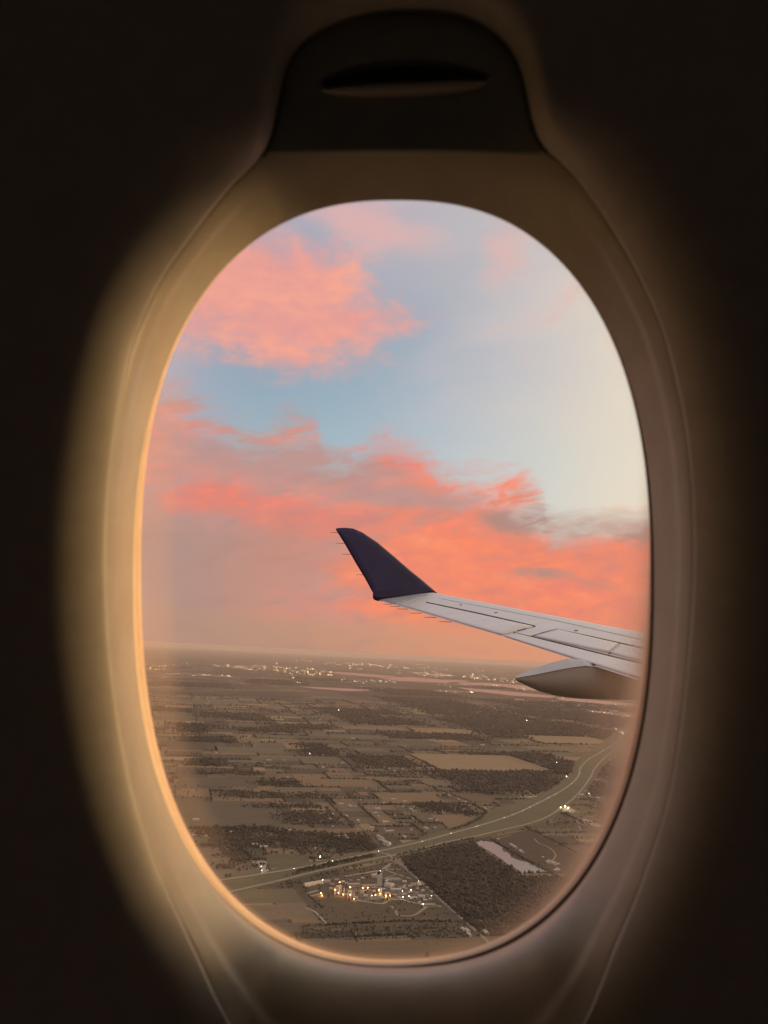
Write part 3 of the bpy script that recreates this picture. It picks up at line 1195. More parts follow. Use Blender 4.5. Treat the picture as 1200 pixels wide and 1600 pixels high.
sheet('rough_ground', g2(QUARRY), soil('rough_soil', (0.100, 0.078, 0.058), (0.135, 0.104, 0.076), scale=0.03, spots=0.4), 0.7, True)

# ---- fields: the land is halved again and again along the survey grid
FIELDS = []


def split(u0_, u1_, v0_, v1_, lim):
    w, h = u1_ - u0_, v1_ - v0_
    if w * h < lim * random.uniform(0.6, 1.6) or max(w, h) < 110:
        FIELDS.append((u0_, u1_, v0_, v1_))
        return
    if w * random.uniform(0.6, 1.5) > h * 1.35:
        s = u0_ + w * random.choice((0.5, 0.5, 0.33, 0.62, 0.4))
        split(u0_, s, v0_, v1_, lim)
        split(s, u1_, v0_, v1_, lim)
    else:
        s = v0_ + h * random.choice((0.5, 0.5, 0.36, 0.6, 0.3))
        split(u0_, u1_, v0_, s, lim)
        split(u0_, u1_, s, v1_, lim)


MILE = 1080.0
for iu in range(-5, 6):
    for iv in range(1, 10):
        cu, cvv = -880 + iu * MILE, 600 + iv * MILE
        split(cu, cu + MILE, cvv, cvv + MILE, 27000 if iv < 4 else 80000)
palette = [S_BROWN] * 5 + [S_DARK] * 5 + [S_OLIVE] * 3 + [S_SCRUB] * 4 + [S_RUST] * 4 + [S_TAN] * 2
hedge_lines = []
kept = 0
far_fields = {}
FIELDS.sort(key=lambda q: q[2])
for (a, b, c, d) in FIELDS:
    cx, cy = from_uv((a + b) / 2, (c + d) / 2)
    if cy < 1500:
        continue
    x, y = px_of((cx, cy, G0))
    if not (40 < x < 1130 and 1050 < y < 1640):
        continue
    m = random.choice(palette)
    gap = 4.0
    poly = [from_uv(a + gap, c + gap), from_uv(b - gap, c + gap), from_uv(b - gap, d - gap), from_uv(a + gap, d - gap)]
    if kept < 298:
        sheet('field', poly, m, 0.3)
        kept += 1
    else:
        far_fields.setdefault(m.name, (m, []))[1].append(poly)
    far = cy / 3000
    if random.random() < 0.62:
        hedge_lines.append((from_uv(a, c), from_uv(b, c)))
    if random.random() < 0.5:
        hedge_lines.append((from_uv(a, c), from_uv(a, d)))


ffv, fff, ffi, ffm = [], [], [], []
for k, (m, polys) in enumerate(far_fields.values()):
    ffm.append(m)
    for p in polys:
        n = len(ffv)
        ffv += [(q[0], q[1], G0 + 0.35) for q in p]
        fff.append((n, n + 1, n + 2, n + 3))
        ffi.append(k)
if ffv:
    tag(mesh_obj('distant_fields', ffv, fff, ffm, None, False, ffi), kind='stuff')


def plot(cx, cy, wpx, hpx, m, name='field', lift=0.6, block=True):
    """a plot squared to the grid, by the middle and the extent it has in the photograph"""
    c = ground_at(cx, cy)
    dist = c.length
    n, fr = ground_at(cx, cy - hpx / 2), ground_at(cx, cy + hpx / 2)
    hv = abs(to_uv(n.x, n.y)[1] - to_uv(fr.x, fr.y)[1]) / 2
    hu = wpx * dist / FPX / 2
    u, v = to_uv(c.x, c.y)
    poly = [from_uv(u - hu, v - hv), from_uv(u + hu, v - hv), from_uv(u + hu, v + hv), from_uv(u - hu, v + hv)]
    sheet(name, poly, m, lift, block)
    return poly


for args in [
    (748, 1191, 168, 24, S_TAN), (888, 1156, 118, 11, S_TAN), (898, 1171, 72, 9, S_RUST), (700, 1111, 105, 5, S_TAN), (690, 1142, 98, 7, S_TAN), (712, 1118, 70, 4, S_RUST),
    (640, 1247, 92, 16, S_RUST), (690, 1224, 55, 11, S_BROWN), (735, 1246, 62, 16, S_RUST), (716, 1283, 60, 20, S_RUST), (352, 1270, 150, 38, S_BROWN), (500, 1299, 112, 9, S_RUST),
    (528, 1223, 112, 11, S_RUST), (590, 1196, 60, 9, S_BROWN), (340, 1222, 110, 14, S_BROWN), (270, 1185, 64, 5, S_TAN), (390, 1172, 100, 9, S_BROWN), (300, 1165, 70, 13, S_DARK),
    (380, 1210, 100, 8, S_BROWN), (460, 1235, 60, 8, S_BROWN), (590, 1138, 110, 5, S_RUST), (580, 1152, 120, 5, S_BROWN), (310, 1096, 100, 5, S_BROWN), (640, 1100, 110, 4, S_BROWN),
    (505, 1085, 70, 6, S_BROWN), (470, 1258, 90, 8, S_RUST), (310, 1345, 90, 40, S_BROWN), (600, 1483, 420, 26, S_RUST), (540, 1447, 300, 15, S_SCRUB), (820, 1310, 40, 8, S_OLIVE),
    (915, 1330, 70, 14, S_DARK), (890, 1377, 60, 10, S_BROWN), (450, 1345, 60, 22, S_OLIVE), (420, 1400, 100, 22, S_OLIVE), (430, 1425, 110, 24, S_BROWN),
    (455, 1186, 120, 6, S_BROWN), (650, 1070 + 90, 70, 6, S_OLIVE), (870, 1312, 60, 10, S_DARK),
]:
    plot(*args)
oddments = plot(600, 1255, 6, 3, S_PALE, 'gravel_yard', 1.0)

# ---- water in the distance: low sun colours mirrored in river and lakes
FAR_WATER = [
    [(462, 1072.5), (500, 1074), (545, 1076), (583, 1077.5), (572, 1080), (540, 1080), (495, 1076.5)],
    [(500, 1048.5), (545, 1051), (590, 1054.5), (622, 1057.5), (600, 1059.5), (560, 1056), (520, 1052)],
    [(600, 1058.5), (640, 1058), (690, 1062), (735, 1064), (715, 1068), (670, 1066), (620, 1064), (596, 1061)],
    [(700, 1066), (760, 1067), (830, 1072), (900, 1078), (960, 1082), (930, 1085), (860, 1081), (790, 1076), (730, 1072)],
    [(712, 1074), (790, 1080), (870, 1088), (860, 1090.5), (800, 1087), (740, 1080)],
    [(868, 1090), (940, 1095), (1010, 1101), (1000, 1104), (930, 1099), (875, 1094)],
    [(890, 1101), (925, 1103), (915, 1104.5), (890, 1103)], [(917, 1109), (990, 1117), (1020, 1121), (985, 1121), (925, 1113)],
    [(640, 1050), (690, 1054), (720, 1056), (690, 1056.5), (650, 1053)], [(805, 1092), (840, 1095), (825, 1096.5), (800, 1094)],
]
for w in FAR_WATER:
    sheet('river' if len(w) > 7 else 'lake', g2(w), water_m, 2.5, True)

# ---- roads
N_CW = [(300, 1385), (337, 1377), (400, 1367.5), (459, 1358), (520, 1346), (583, 1332.5), (648, 1318), (700, 1304), (747, 1291), (800, 1274), (830, 1260.5), (857, 1247), (880, 1234),
        (896, 1222), (905, 1210), (907, 1200), (919, 1187), (941, 1174), (961, 1161), (980, 1144), (1010, 1125)]
S_CW = [(320, 1403), (361, 1393.5), (436, 1376.5), (498, 1361), (583, 1342.5), (640, 1331), (692, 1317.5), (740, 1307.5), (776, 1299), (827, 1287), (857, 1275.5), (880, 1260), (904, 1240),
        (923, 1214), (930, 1200), (948, 1181), (967, 1166), (985, 1150), (1015, 1128)]
ribbon('highway', N_CW, 13, M_ROAD, 1.5)
ribbon('highway', S_CW, 12, M_ROAD, 1.5)
ribbon('road', [(745, 1288), (775, 1270), (785, 1266), (792, 1271), (806, 1279), (818, 1286)], 8, M_LANE, 1.7)
ribbon('road', [(785, 1266), (820, 1256), (855, 1240), (885, 1222)], 6, M_LANE, 1.2)
ribbon('road', [(668, 1313), (676, 1321)], 8, M_LANE, 1.7)
ribbon('road', [(918, 1188), (924, 1194), (927, 1201)], 9, M_LANE, 1.7)
ribbon('road', [(583, 1331), (603, 1335), (618, 1338)], 9, M_ROAD, 1.9)
ribbon('road', [(430, 1389), (490, 1374), (538, 1363), (580, 1353.5), (611, 1346.5)], 8, M_LANE)
ribbon('road', [(604, 1334), (614, 1342), (629, 1353), (642, 1365), (660, 1380), (693, 1411), (722, 1436), (760, 1470), (790, 1500)], 10, M_ROAD, 1.6)
ribbon('road', [(597, 1331), (594, 1324), (584, 1312), (572, 1300), (557, 1288), (545, 1277), (533, 1266), (520, 1254), (508, 1243), (496, 1231)], 8, M_LANE, 1.3)
ribbon('road', [(788, 1268), (757, 1262), (736, 1256), (705, 1244.5), (673, 1233), (649, 1223.5), (633, 1213), (615, 1203), (600, 1192)], 7, M_LANE, 1.3)
ribbon('road', [(340, 1197), (333, 1181), (325, 1163), (318, 1150)], 9, M_LANE, 1.3)
ribbon('road', [(313, 1104), (322, 1100), (328, 1096)], 16, M_ROAD, 1.3)
ribbon('road', [(545, 1137), (539, 1128), (534, 1122), (528, 1116)], 14, M_LANE, 1.3)
ribbon('road', [(488, 1090), (493, 1098), (497, 1103)], 14, M_LANE, 1.3)
ribbon('gravel_track', [(960, 1266), (945, 1270), (930, 1274.5), (911, 1278), (903, 1280.5), (901, 1283), (905, 1287), (914, 1290), (924, 1293.5), (934, 1298)], 9, S_PALE, 1.3)
ribbon('gravel_track', [(904, 1291), (907, 1295), (910, 1300), (909, 1303), (903, 1305), (876, 1304), (851, 1305.5)], 9, S_PALE, 1.3)
ribbon('gravel_track', [(835, 1311), (842, 1318), (855, 1323), (865, 1331), (868, 1338), (862, 1346), (855, 1350)], 5, S_PALE, 1.2)
ribbon('gravel_track', [(778, 1311), (790, 1307), (798, 1306)], 6, S_PALE, 1.2)
ribbon('gravel_track', [(390, 1324), (388, 1332), (391, 1342), (396, 1349)], 5, S_PALE, 1.2)
ribbon('gravel_track', [(477, 1419), (490, 1424), (500, 1433), (510, 1443)], 6, S_PALE, 1.1)
ribbon('gravel_track', [(685, 1338), (686, 1345), (683, 1354), (680, 1362)], 6, S_SCRUB, 1.1)
# strips and yards of the plant
for a, b, w in [((583, 1370), (612, 1349.5), 16), ((593, 1385), (593.5, 1363), 16), ((538, 1370), (600, 1359.5), 8), ((600, 1359.5), (626, 1358.5), 8), ((601, 1360), (643, 1374), 8),
                ((599, 1373), (622, 1366.5), 7), ((478, 1397), (497, 1392), 9), ((486, 1401), (504, 1396), 9)]:
    ribbon('concrete_strip', [a, b], w, M_CONC, 1.3)
ribbon('plant_lane', [(556, 1407), (575, 1410), (598, 1412.5), (606, 1408), (625, 1406), (645, 1411), (668, 1414), (690, 1417)], 10, M_ROAD, 1.4)
ribbon('plant_lane', [(611, 1416), (618, 1423), (621, 1430), (634, 1432), (648, 1430), (659, 1423), (668, 1417)], 7, M_ROAD, 1.3)
ribbon('plant_lane', [(540, 1386), (565, 1382.5), (600, 1383), (635, 1380), (655, 1385), (676, 1402)], 8, M_LANE, 1.2)
for poly in ([(540, 1389), (565, 1385), (600, 1386), (640, 1387), (668, 1399), (672, 1408), (610, 1406), (562, 1408), (545, 1402)],):
    sheet('plant_yard', g2(poly), soil('yard_paving', (0.14, 0.12, 0.10), (0.20, 0.17, 0.14), scale=0.05, spots=0.6), 1.0)
sheet('gravel_yard', rough_poly(g2([(395, 1347), (412, 1345.5), (417, 1347), (416, 1353), (420, 1361), (413, 1364), (408, 1366), (406, 1358), (402, 1351)]), 14, 2), S_PALE, 1.1)
sheet('gravel_yard', rough_poly(g2([(587, 1307), (592, 1304), (603, 1313), (613, 1320), (608, 1323), (599, 1320)]), 14, 2), S_PALE, 1.1)
sheet('gravel_yard', rough_poly(g2([(875, 1262), (888, 1260), (900, 1268), (895, 1271), (880, 1268)]), 14, 2), S_PALE, 1.1)
sheet('gravel_yard', rough_poly(g2([(855, 1342), (866, 1346), (876, 1350), (868, 1353), (858, 1349)]), 10, 2), S_PALE, 1.0)
sheet('gravel_yard', rough_poly(g2([(912, 1279), (925, 1283), (940, 1290), (935, 1294), (917, 1289), (909, 1284)]), 14, 3), S_PALE, 1.0)
for q in ((405, 1202, 18, 5), (272 + 254, 1203.5, 26, 6), (568, 1240, 14, 5), (306, 1129, 24, 3), (703, 1125, 12, 2.5)):
    plot(*q, soil('bare_earth', (0.30, 0.19, 0.13), (0.36, 0.23, 0.16), spots=0.1), 'bare_ground', 0.9)

# ---- trees
ICO_V, ICO_F = None, None
bm = bmesh.new()
bmesh.ops.create_icosphere(bm, subdivisions=1, radius=1.0)
ICO_V = np.array([v.co[:] for v in bm.verts])
ICO_F = np.array([[v.index for v in f.verts] for f in bm.faces])
bm.free()


def bark_mat(name, c1, c2):
    m = material(name, c1, 0.95, 0, 0.05)
    E.nt = m.node_tree
    b = E.nt.nodes['Principled BSDF']
    a = E.nt.nodes.new('ShaderNodeAttribute')
    a.attribute_name = 'shade'
    g = E.nt.nodes.new('ShaderNodeNewGeometry')
    n = noise(E(g.outputs['Position']), 0.6, 3, 0.7)
    c = mixc((E(a.outputs['Fac']) * 0.75 + n * 0.35).clamp(), (*c1, 1), (*c2, 1))
    E.nt.links.new(c.s, b.inputs['Base Color'])
    return m


M_TREE = bark_mat('bare_twigs', (0.046, 0.043, 0.038), (0.104, 0.093, 0.077))
M_TREE_G = bark_mat('evergreen_twigs', (0.029, 0.029, 0.025), (0.078, 0.072, 0.058))


def tree_mass(name, P, size, m=None, lumps=1):
    """one stand of trees: ragged crowns on short trunks at the points P"""
    if len(P) == 0:
        return None
    P = np.asarray(P, float)
    n = len(P) * lumps
    base = np.repeat(P, lumps, 0)
    s = np.repeat(size * rng.uniform(0.55, 1.3, len(P)), lumps)
    jit = rng.normal(0, 0.30, (n, 2)) * s[:, None] * (1 if lumps > 1 else 0.2)
    V = ICO_V[None] * rng.uniform(0.45, 1.35, (n, len(ICO_V), 1))
    rad = s * (0.50 if lumps == 1 else 0.36) * rng.uniform(0.75, 1.2, n)
    hz = rad * rng.uniform(0.8, 1.25, n)
    V = V * np.stack([rad, rad, hz], 1)[:, None, :]
    zc = s * rng.uniform(0.42, 0.68, n)
    V[:, :, 0] += (base[:, 0] + jit[:, 0])[:, None]
    V[:, :, 1] += (base[:, 1] + jit[:, 1])[:, None]
    V[:, :, 2] += (G0 + zc)[:, None]
    V[:, :, 2] = np.maximum(V[:, :, 2], G0 + 0.35)
    F = ICO_F[None] + (np.arange(n) * len(ICO_V))[:, None, None]
    ww = np.sin(base[:, 0] / 70 + 2.3 * np.sin(base[:, 1] / 95)) * np.sin(base[:, 1] / 80 + 1.9 * np.sin(base[:, 0] / 120)) + 0.5 * np.sin(base[:, 0] / 23 + 2 * np.sin(base[:, 1] / 31))
    sh = np.repeat(np.clip(0.42 + 0.30 * ww, 0, 1) * 0.75 + rng.uniform(0, 0.25, n), len(ICO_F))
    o = tri_mesh(name, V.reshape(-1, 3), F.reshape(-1, 3), m or M_TREE, None, sh)
    return tag(o, kind='stuff')


def scatter(poly, spacing, keep=1.0, clump=0.0):
    poly = [tuple(p[:2]) for p in poly]
    a = np.array(poly)
    lo, hi = a.min(0), a.max(0)
    n = int((hi - lo).prod() / spacing ** 2)
    n = min(n, 40000)
    P = lo + rng.random((n, 2)) * (hi - lo)
    P = P[inside(P, poly)]
    if clump:
        w = np.sin(P[:, 0] / 37.0 + 3 * np.sin(P[:, 1] / 61.0)) * np.sin(P[:, 1] / 45.0 + 2 * np.sin(P[:, 0] / 83.0))
        P = P[(w * clump + rng.random(len(P))) > 0.25]
    if keep < 1:
        P = P[rng.random(len(P)) < keep]
    return P


def woodland(poly, spacing, size, m=None, lumps=1, floor_=True, clump=0.6, keep=1.0, soft=False):
    if floor_:
        sheet('woodland_floor', rough_poly(poly, 25, 8), S_LITTER, 0.75)
    P = scatter(poly, spacing, keep, clump)
    if soft and len(P):
        P = P + rng.normal(0, 1, P.shape) * np.array([3.2, 2.2]) * spacing * (rng.random((len(P), 1)) < 0.55)
    for b in BLOCK[:6]:
        if len(P):
            P = P[~inside(P, b)]
    return tree_mass('woodland', P, size, m, lumps)


woodland(g2(WOOD_SE), 8.5, 10.5, lumps=2, clump=0.35)
for b in ((870, 1375, 60, 8),):
    pass
# woods and copses, by middle and extent in the photograph: (x, y, width, height, spacing, evergreen)
WOODS = [
    (420, 1312, 170, 24, 9, 0), (365, 1335, 36, 46, 9, 0), (545, 1318, 70, 28, 9, 1), (470, 1322, 60, 22, 10, 0), (345, 1300, 60, 10, 9, 1),
    (299, 1138, 44, 14, 17, 1), (323, 1156, 84, 8, 13, 1), (318, 1192, 52, 11, 12, 1), (493, 1171, 46, 17, 12, 1), (598, 1190, 92, 17, 13, 0), (436, 1225, 62, 7, 10, 1),
    (357, 1208, 95, 6, 10, 0), (414, 1242, 143, 7, 10, 0), (446, 1260, 95, 7, 10, 0), (483, 1280, 82, 18, 10, 0), (380, 1297, 120, 7, 9, 1), (391, 1123, 50, 6, 18, 0),
    (710, 1108, 140, 36, 30, 0), (840, 1140, 240, 26, 22, 0), (672, 1151, 148, 9, 16, 0), (830, 1192, 150, 32, 14, 0), (788, 1222, 180, 34, 13, 0), (682, 1263, 56, 16, 10, 1),
    (934, 1232, 60, 26, 11, 0), (960, 1205, 60, 30, 13, 0), (890, 1118, 160, 14, 26, 0), (880, 1103, 200, 12, 34, 0), (600, 1128, 120, 10, 22, 0), (560, 1113, 120, 8, 26, 0),
    (420, 1142, 90, 6, 18, 0), (300, 1070, 120, 8, 40, 0), (430, 1066, 90, 8, 40, 0), (640, 1082, 120, 10, 36, 0), (560, 1118, 60, 6, 20, 0), (470, 1136, 90, 6, 18, 0),
    (775, 1075, 60, 4, 40, 0), (500, 1062, 90, 5, 44, 0), (360, 1118, 90, 7, 22, 0), (268, 1110, 60, 6, 26, 0), (730, 1268, 26, 14, 10, 1), (950, 1130, 90, 14, 24, 0),
    (820, 1330, 14, 10, 9, 0), (765, 1450, 20, 12, 9, 0),
]
for (x, y, w, h, spc, ev) in WOODS:
    c = ground_at(x, y)
    n, fr = ground_at(x, y - h / 2), ground_at(x, y + h / 2)
    hv = abs(to_uv(n.x, n.y)[1] - to_uv(fr.x, fr.y)[1]) / 2
    hu = w * c.length / FPX / 2
    u, v = to_uv(c.x, c.y)
    poly = [Vector(from_uv(u + hu * a + random.uniform(-.06, .06) * hu, v + hv * b + random.uniform(-.08, .08) * hv)) for a, b in
            ((-1, -1), (-.3, -1), (.4, -.9), (1, -1), (1, .1), (.95, 1), (.2, .95), (-.5, 1), (-1, 1), (-.95, .2))]
    woodland(poly, spc, min(20, spc * 1.05), M_TREE_G if ev else M_TREE, 2 if spc < 11 else 1, False, 0.8, 1.0, True)
# the strip of trees in the median and along the far side
def tree_row(pts, spacing, size, m=M_TREE, wob=3.0, lumps=2, px=True, name='hedgerow'):
    P = []
    Q = g2(pts) if px else [Vector(p) for p in pts]
    for a, b in zip(Q[:-1], Q[1:]):
        L = (b - a).length
        k = max(1, int(L / spacing))
        for j in range(k):
            if random.random() < 0.85:
                t = (j + random.random()) / k
                q = a + (b - a) * t
                P.append((q.x + random.uniform(-wob, wob), q.y + random.uniform(-wob, wob)))
    return tree_mass(name, P, size, m, lumps)


tree_row([(466, 1362.5), (500, 1355), (540, 1346), (582, 1338)], 2.2, 9, M_TREE_G, 9)
tree_row([(440, 1371), (500, 1358), (560, 1345)], 7, 7, M_TREE, 5)
tree_row([(620, 1336.5), (660, 1328), (740, 1311)], 5, 8, M_TREE, 4)
tree_row([(633, 1350), (660, 1374), (697, 1408), (742, 1450)], 3, 8, M_TREE_G, 4)
tree_row([(468, 1449), (530, 1445), (628, 1440), (720, 1441)], 3, 6, M_TREE_G, 3)
tree_row([(745, 1313), (770, 1315.5), (786, 1323), (808, 1337), (832, 1347), (858, 1360)], 5, 4, M_TREE_G, 3)
tree_row([(741, 1321), (770, 1339), (808, 1366)], 5, 4, M_TREE_G, 2)
tree_row([(768, 1312), (800, 1331), (835, 1352), (865, 1366)], 4, 6, M_TREE_G, 2)
tree_row([(815, 1369), (840, 1368.5), (862, 1365.5)], 4, 4, M_TREE_G, 2)
tree_row([(820, 1292), (850, 1306), (900, 1333), (930, 1350)], 5, 6, M_TREE_G, 2)
tree_row([(476, 1386), (480, 1398), (495, 1412), (505, 1420)], 4, 5, M_TREE_G, 2)
tree_row([(700, 1298), (728, 1291), (752, 1278), (760, 1268)], 3, 7, M_TREE, 8)
for a in ((508, 1241, 522, 1260), (522, 1260, 560, 1294)):
    tree_row([(a[0] - 4, a[1]), (a[2] - 4, a[3])], 6, 8, M_TREE, 4)
tree_row([(655, 1223), (700, 1240), (742, 1256)], 8, 8, M_TREE_G, 3)
tree_row([(640, 1180), (684, 1202)], 7, 9, M_TREE_G, 3)
tree_row([(580, 1238), (660, 1237), (760, 1240)], 7, 9, M_TREE_G, 3)
tree_row([(590, 1258), (640, 1258), (720, 1258)], 7, 9, M_TREE_G, 3)
tree_row([(500, 1217), (560, 1218), (585, 1219), (600, 1230)], 7, 9, M_TREE_G, 3)

hn = 0
for (a, b) in hedge_lines:
    mid = ((a[0] + b[0]) / 2, (a[1] + b[1]) / 2)
    x, y = px_of((mid[0], mid[1], G0))
    if not (120 < x < 1080 and 1085 < y < 1520):
        continue
    L = math.hypot(b[0] - a[0], b[1] - a[1])
    far = mid[1] / 3000
    k = int(L / (5.0 * max(1, far)))
    P = []
    dens = random.choice((1.0, 1.0, 0.6, 0.35))
    for j in range(k):
        if random.random() < dens:
            t = (j + random.random()) / k
            P.append((a[0] + (b[0] - a[0]) * t + random.uniform(-3, 3), a[1] + (b[1] - a[1]) * t + random.uniform(-3, 3)))
    P = np.array(P) if P else np.zeros((0, 2))
    for q in BLOCK:
        if len(P):
            P = P[~inside(P, q)]
    if len(P) > 3:
        tree_mass('hedgerow', P, 7.5 * max(1, far) ** 0.6, random.choice((M_TREE, M_TREE, M_TREE_G)), 1)
        hn += 1
# odd trees and bushes spread over pasture and scrub
P = []
while len(P) < 5200:
    x, y = random.uniform(230, 1010), 1095 + 380 * random.random() ** 0.8
    g = ground_at(x, y)
    w = math.sin(g.x / 210 + 2 * math.sin(g.y / 330)) + math.sin(g.y / 190 + 1.5 * math.sin(g.x / 280))
    if w + random.uniform(-1.0, 1.0) > 0.5:
        P.append((g.x, g.y))
P = np.array(P)
for q in BLOCK:
    P = P[~inside(P, q)]
tree_mass('scattered_bushes', P, 6.5, M_TREE, 1)
P = scatter(g2([(470, 1450), (700, 1444), (735, 1462), (560, 1470), (470, 1466)]), 8)
tree_mass('scattered_bushes', P, 4.0, M_TREE, 1)
P = scatter(g2(SITE), 26)
tree_mass('scattered_bushes', P, 4.5, M_TREE_G, 1)
#@@PART4

# ------------------------------------------------------------------ buildings
wall_w = noisy('white_siding', (0.48, 0.45, 0.41), (0.56, 0.53, 0.48), 0.5, rough=0.7)
wall_g = noisy('grey_siding', (0.40, 0.37, 0.33), (0.46, 0.43, 0.39), 0.5, rough=0.7)
wall_t = noisy('tan_brick', (0.34, 0.25, 0.17), (0.40, 0.29, 0.20), 0.5, rough=0.8)
roof_w = noisy('pale_metal_roof', (0.42, 0.38, 0.33), (0.50, 0.46, 0.40), 0.3, rough=0.5)
roof_g = noisy('grey_roof', (0.25, 0.23, 0.21), (0.32, 0.29, 0.26), 0.3, rough=0.6)
roof_d = noisy('dark_roof', (0.09, 0.08, 0.075), (0.13, 0.11, 0.10), 0.3, rough=0.7)
dark_glass = material('dark_window', (0.03, 0.03, 0.035), 0.15)
steel = noisy('plant_steel', (0.42, 0.38, 0.32), (0.52, 0.47, 0.40), 0.4, rough=0.5)
lamp_o = glow('sodium_lamp', (1.0, 0.42, 0.10), 20.0)
lamp_w = glow('white_lamp', (1.0, 0.86, 0.60), 16.0)
lamp_y = glow('yellow_lamp', (1.0, 0.86, 0.35), 20.0)
head_m = glow('headlight', (1.0, 0.92, 0.78), 10.0)


def box_vf(x0, x1, y0, y1, z0, z1):
    v = [(x0, y0, z0), (x1, y0, z0), (x1, y1, z0), (x0, y1, z0), (x0, y0, z1), (x1, y0, z1), (x1, y1, z1), (x0, y1, z1)]
    f = [(3, 2, 1, 0), (4, 5, 6, 7), (0, 1, 5, 4), (1, 2, 6, 5), (2, 3, 7, 6), (3, 0, 4, 7)]
    return v, f


def gable_vf(L, W, H, R, over=0.5):
    """roof prism: ridge along x, with eaves"""
    a, b = L / 2 + over, W / 2 + over
    v = [(-a, -b, H), (a, -b, H), (a, b, H), (-a, b, H), (-a, 0, H + R), (a, 0, H + R)]
    f = [(0, 1, 5, 4), (2, 3, 4, 5), (1, 2, 5), (3, 0, 4), (3, 2, 1, 0)]
    return v, f


def building(name, label, cat, px, py, L, W, H, rot=14.0, wm=wall_w, rm=roof_w, gable=True, wins=0, group=None, doors=1):
    g = ground_at(px, py)
    o = tag(empty(name, loc=(g.x, g.y, G0 + 0.4), rz=math.radians(rot)), label, cat, group)
    v, f = box_vf(-L / 2, L / 2, -W / 2, W / 2, 0, H)
    mesh_obj('walls', v, f, wm, o)
    if gable:
        v, f = gable_vf(L, W, H + 0.02, min(W * 0.22, 5))
    else:
        v, f = box_vf(-L / 2 - 0.4, L / 2 + 0.4, -W / 2 - 0.4, W / 2 + 0.4, H + 0.02, H + 0.7)
    mesh_obj('roof', v, f, rm, o)
    for k in range(doors):
        x = (k - (doors - 1) / 2) * L / max(1, doors)
        v, f = box_vf(x - 2.2, x + 2.2, -W / 2 - 0.15, -W / 2 - 0.02, 0.0, min(4.2, H * 0.75))
        mesh_obj('door', v, f, roof_g, o)
    for k in range(wins):
        x = (k + 0.5 - wins / 2) * L / wins
        v, f = box_vf(x - L / wins * 0.28, x + L / wins * 0.28, -W / 2 - 0.12, -W / 2 - 0.03, H * 0.5, H * 0.8)
        mesh_obj('window', v, f, dark_glass, o)
    return o


PLG = -16.0
building('warehouse', 'long low white warehouse at the left edge of the lit plant', 'warehouse', 489, 1383, 66, 15, 7, 39, wall_w, roof_w, True, 0, None, 4)
building('storage_shed', 'small grey shed just right of the long white warehouse', 'shed', 511.5, 1379.5, 17, 13, 7, 14, wall_g, roof_g)
building('plant_hall', 'long grey flat-roofed hall behind the orange-lit towers', 'industrial hall', 553, 1385.5, 38, 14, 8, 20, wall_g, roof_g, False, 6)
building('plant_hall', 'long dark flat-roofed hall in the middle of the plant', 'industrial hall', 577, 1387, 46, 16, 7, 16, wall_g, roof_g, False, 6)
building('workshop', 'white gabled workshop below the crossing concrete strips', 'workshop', 608.5, 1386, 24, 22, 9, -35, wall_w, roof_w, True)
building('workshop', 'dark-roofed workshop right of the white gabled workshop', 'workshop', 624.5, 1385, 34, 24, 7, -30, wall_g, roof_d, True)
building('long_shed', 'long pale shed below the dark-roofed workshop', 'shed', 618.5, 1391.5, 34, 10, 5, 14, wall_w, roof_w, True)
building('long_shed', 'long pale shed nearest the crossing concrete strips', 'shed', 613, 1375.5, 46, 12, 5, 14, wall_w, roof_g, True)
building('workshop', 'small white building against the road on the right of the plant', 'workshop', 654, 1384, 12, 24, 6, 14, wall_w, roof_w, True)
building('storage_shed', 'grey shed left of the small white roadside building', 'shed', 646, 1384.5, 18, 16, 6, 14, wall_g, roof_g, True)
building('depot', 'white depot building with a lamp by its wall in the right of the plant', 'depot', 646.5, 1405, 18, 10, 5, 14, wall_w, roof_w, True)
building('depot', 'pale square depot beside the tall roadside trees', 'depot', 658.5, 1403, 18, 15, 6, -10, wall_w, roof_w, True)
building('office_block', 'low grey office block with a row of windows by the loop road', 'office', 668, 1416, 44, 12, 5, 5, wall_g, roof_g, False, 9)
building('storage_shed', 'white hut between the long hall and the concrete strips', 'hut', 566.5, 1373.5, 10, 8, 4, 14, wall_w, roof_w)
building('gatehouse', 'pale gatehouse at the foot of the concrete cross', 'gatehouse', 584.5, 1371, 16, 14, 8, 14, wall_w, roof_w, False)
for i, (x, y, L) in enumerate(((526, 1376, 14), (535, 1379, 12), (530, 1386, 10), (640, 1395, 12), (632, 1399, 10), (660, 1393, 10), (668, 1400, 9), (600, 1391, 9), (584, 1394, 10), (566, 1397, 9), (556, 1404, 10), (616, 1400, 9), (519, 1383, 12), (541, 1381, 9), (560, 1377, 9), (548, 1377, 8), (604, 1378, 12), (632, 1379, 14), (626, 1376, 9), (640, 1386, 11), (634, 1390, 9), (650, 1396, 10), (652, 1390, 8), (624, 1404, 9), (612, 1406, 8), (571, 1401, 11), (539, 1399, 9), (596, 1403, 9), (664, 1408, 12), (672, 1406, 8), (655, 1411, 9), (517, 1390, 9), (586, 1388, 8))):
    building('plant_shed', 'small pale shed standing among the plant yards', 'shed', x, y, L, L * 0.7, 4, random.choice((14, -14, 40)), wall_w if i % 2 else wall_g, roof_w if i % 3 else roof_g, True, 0, 'small sheds in the plant')


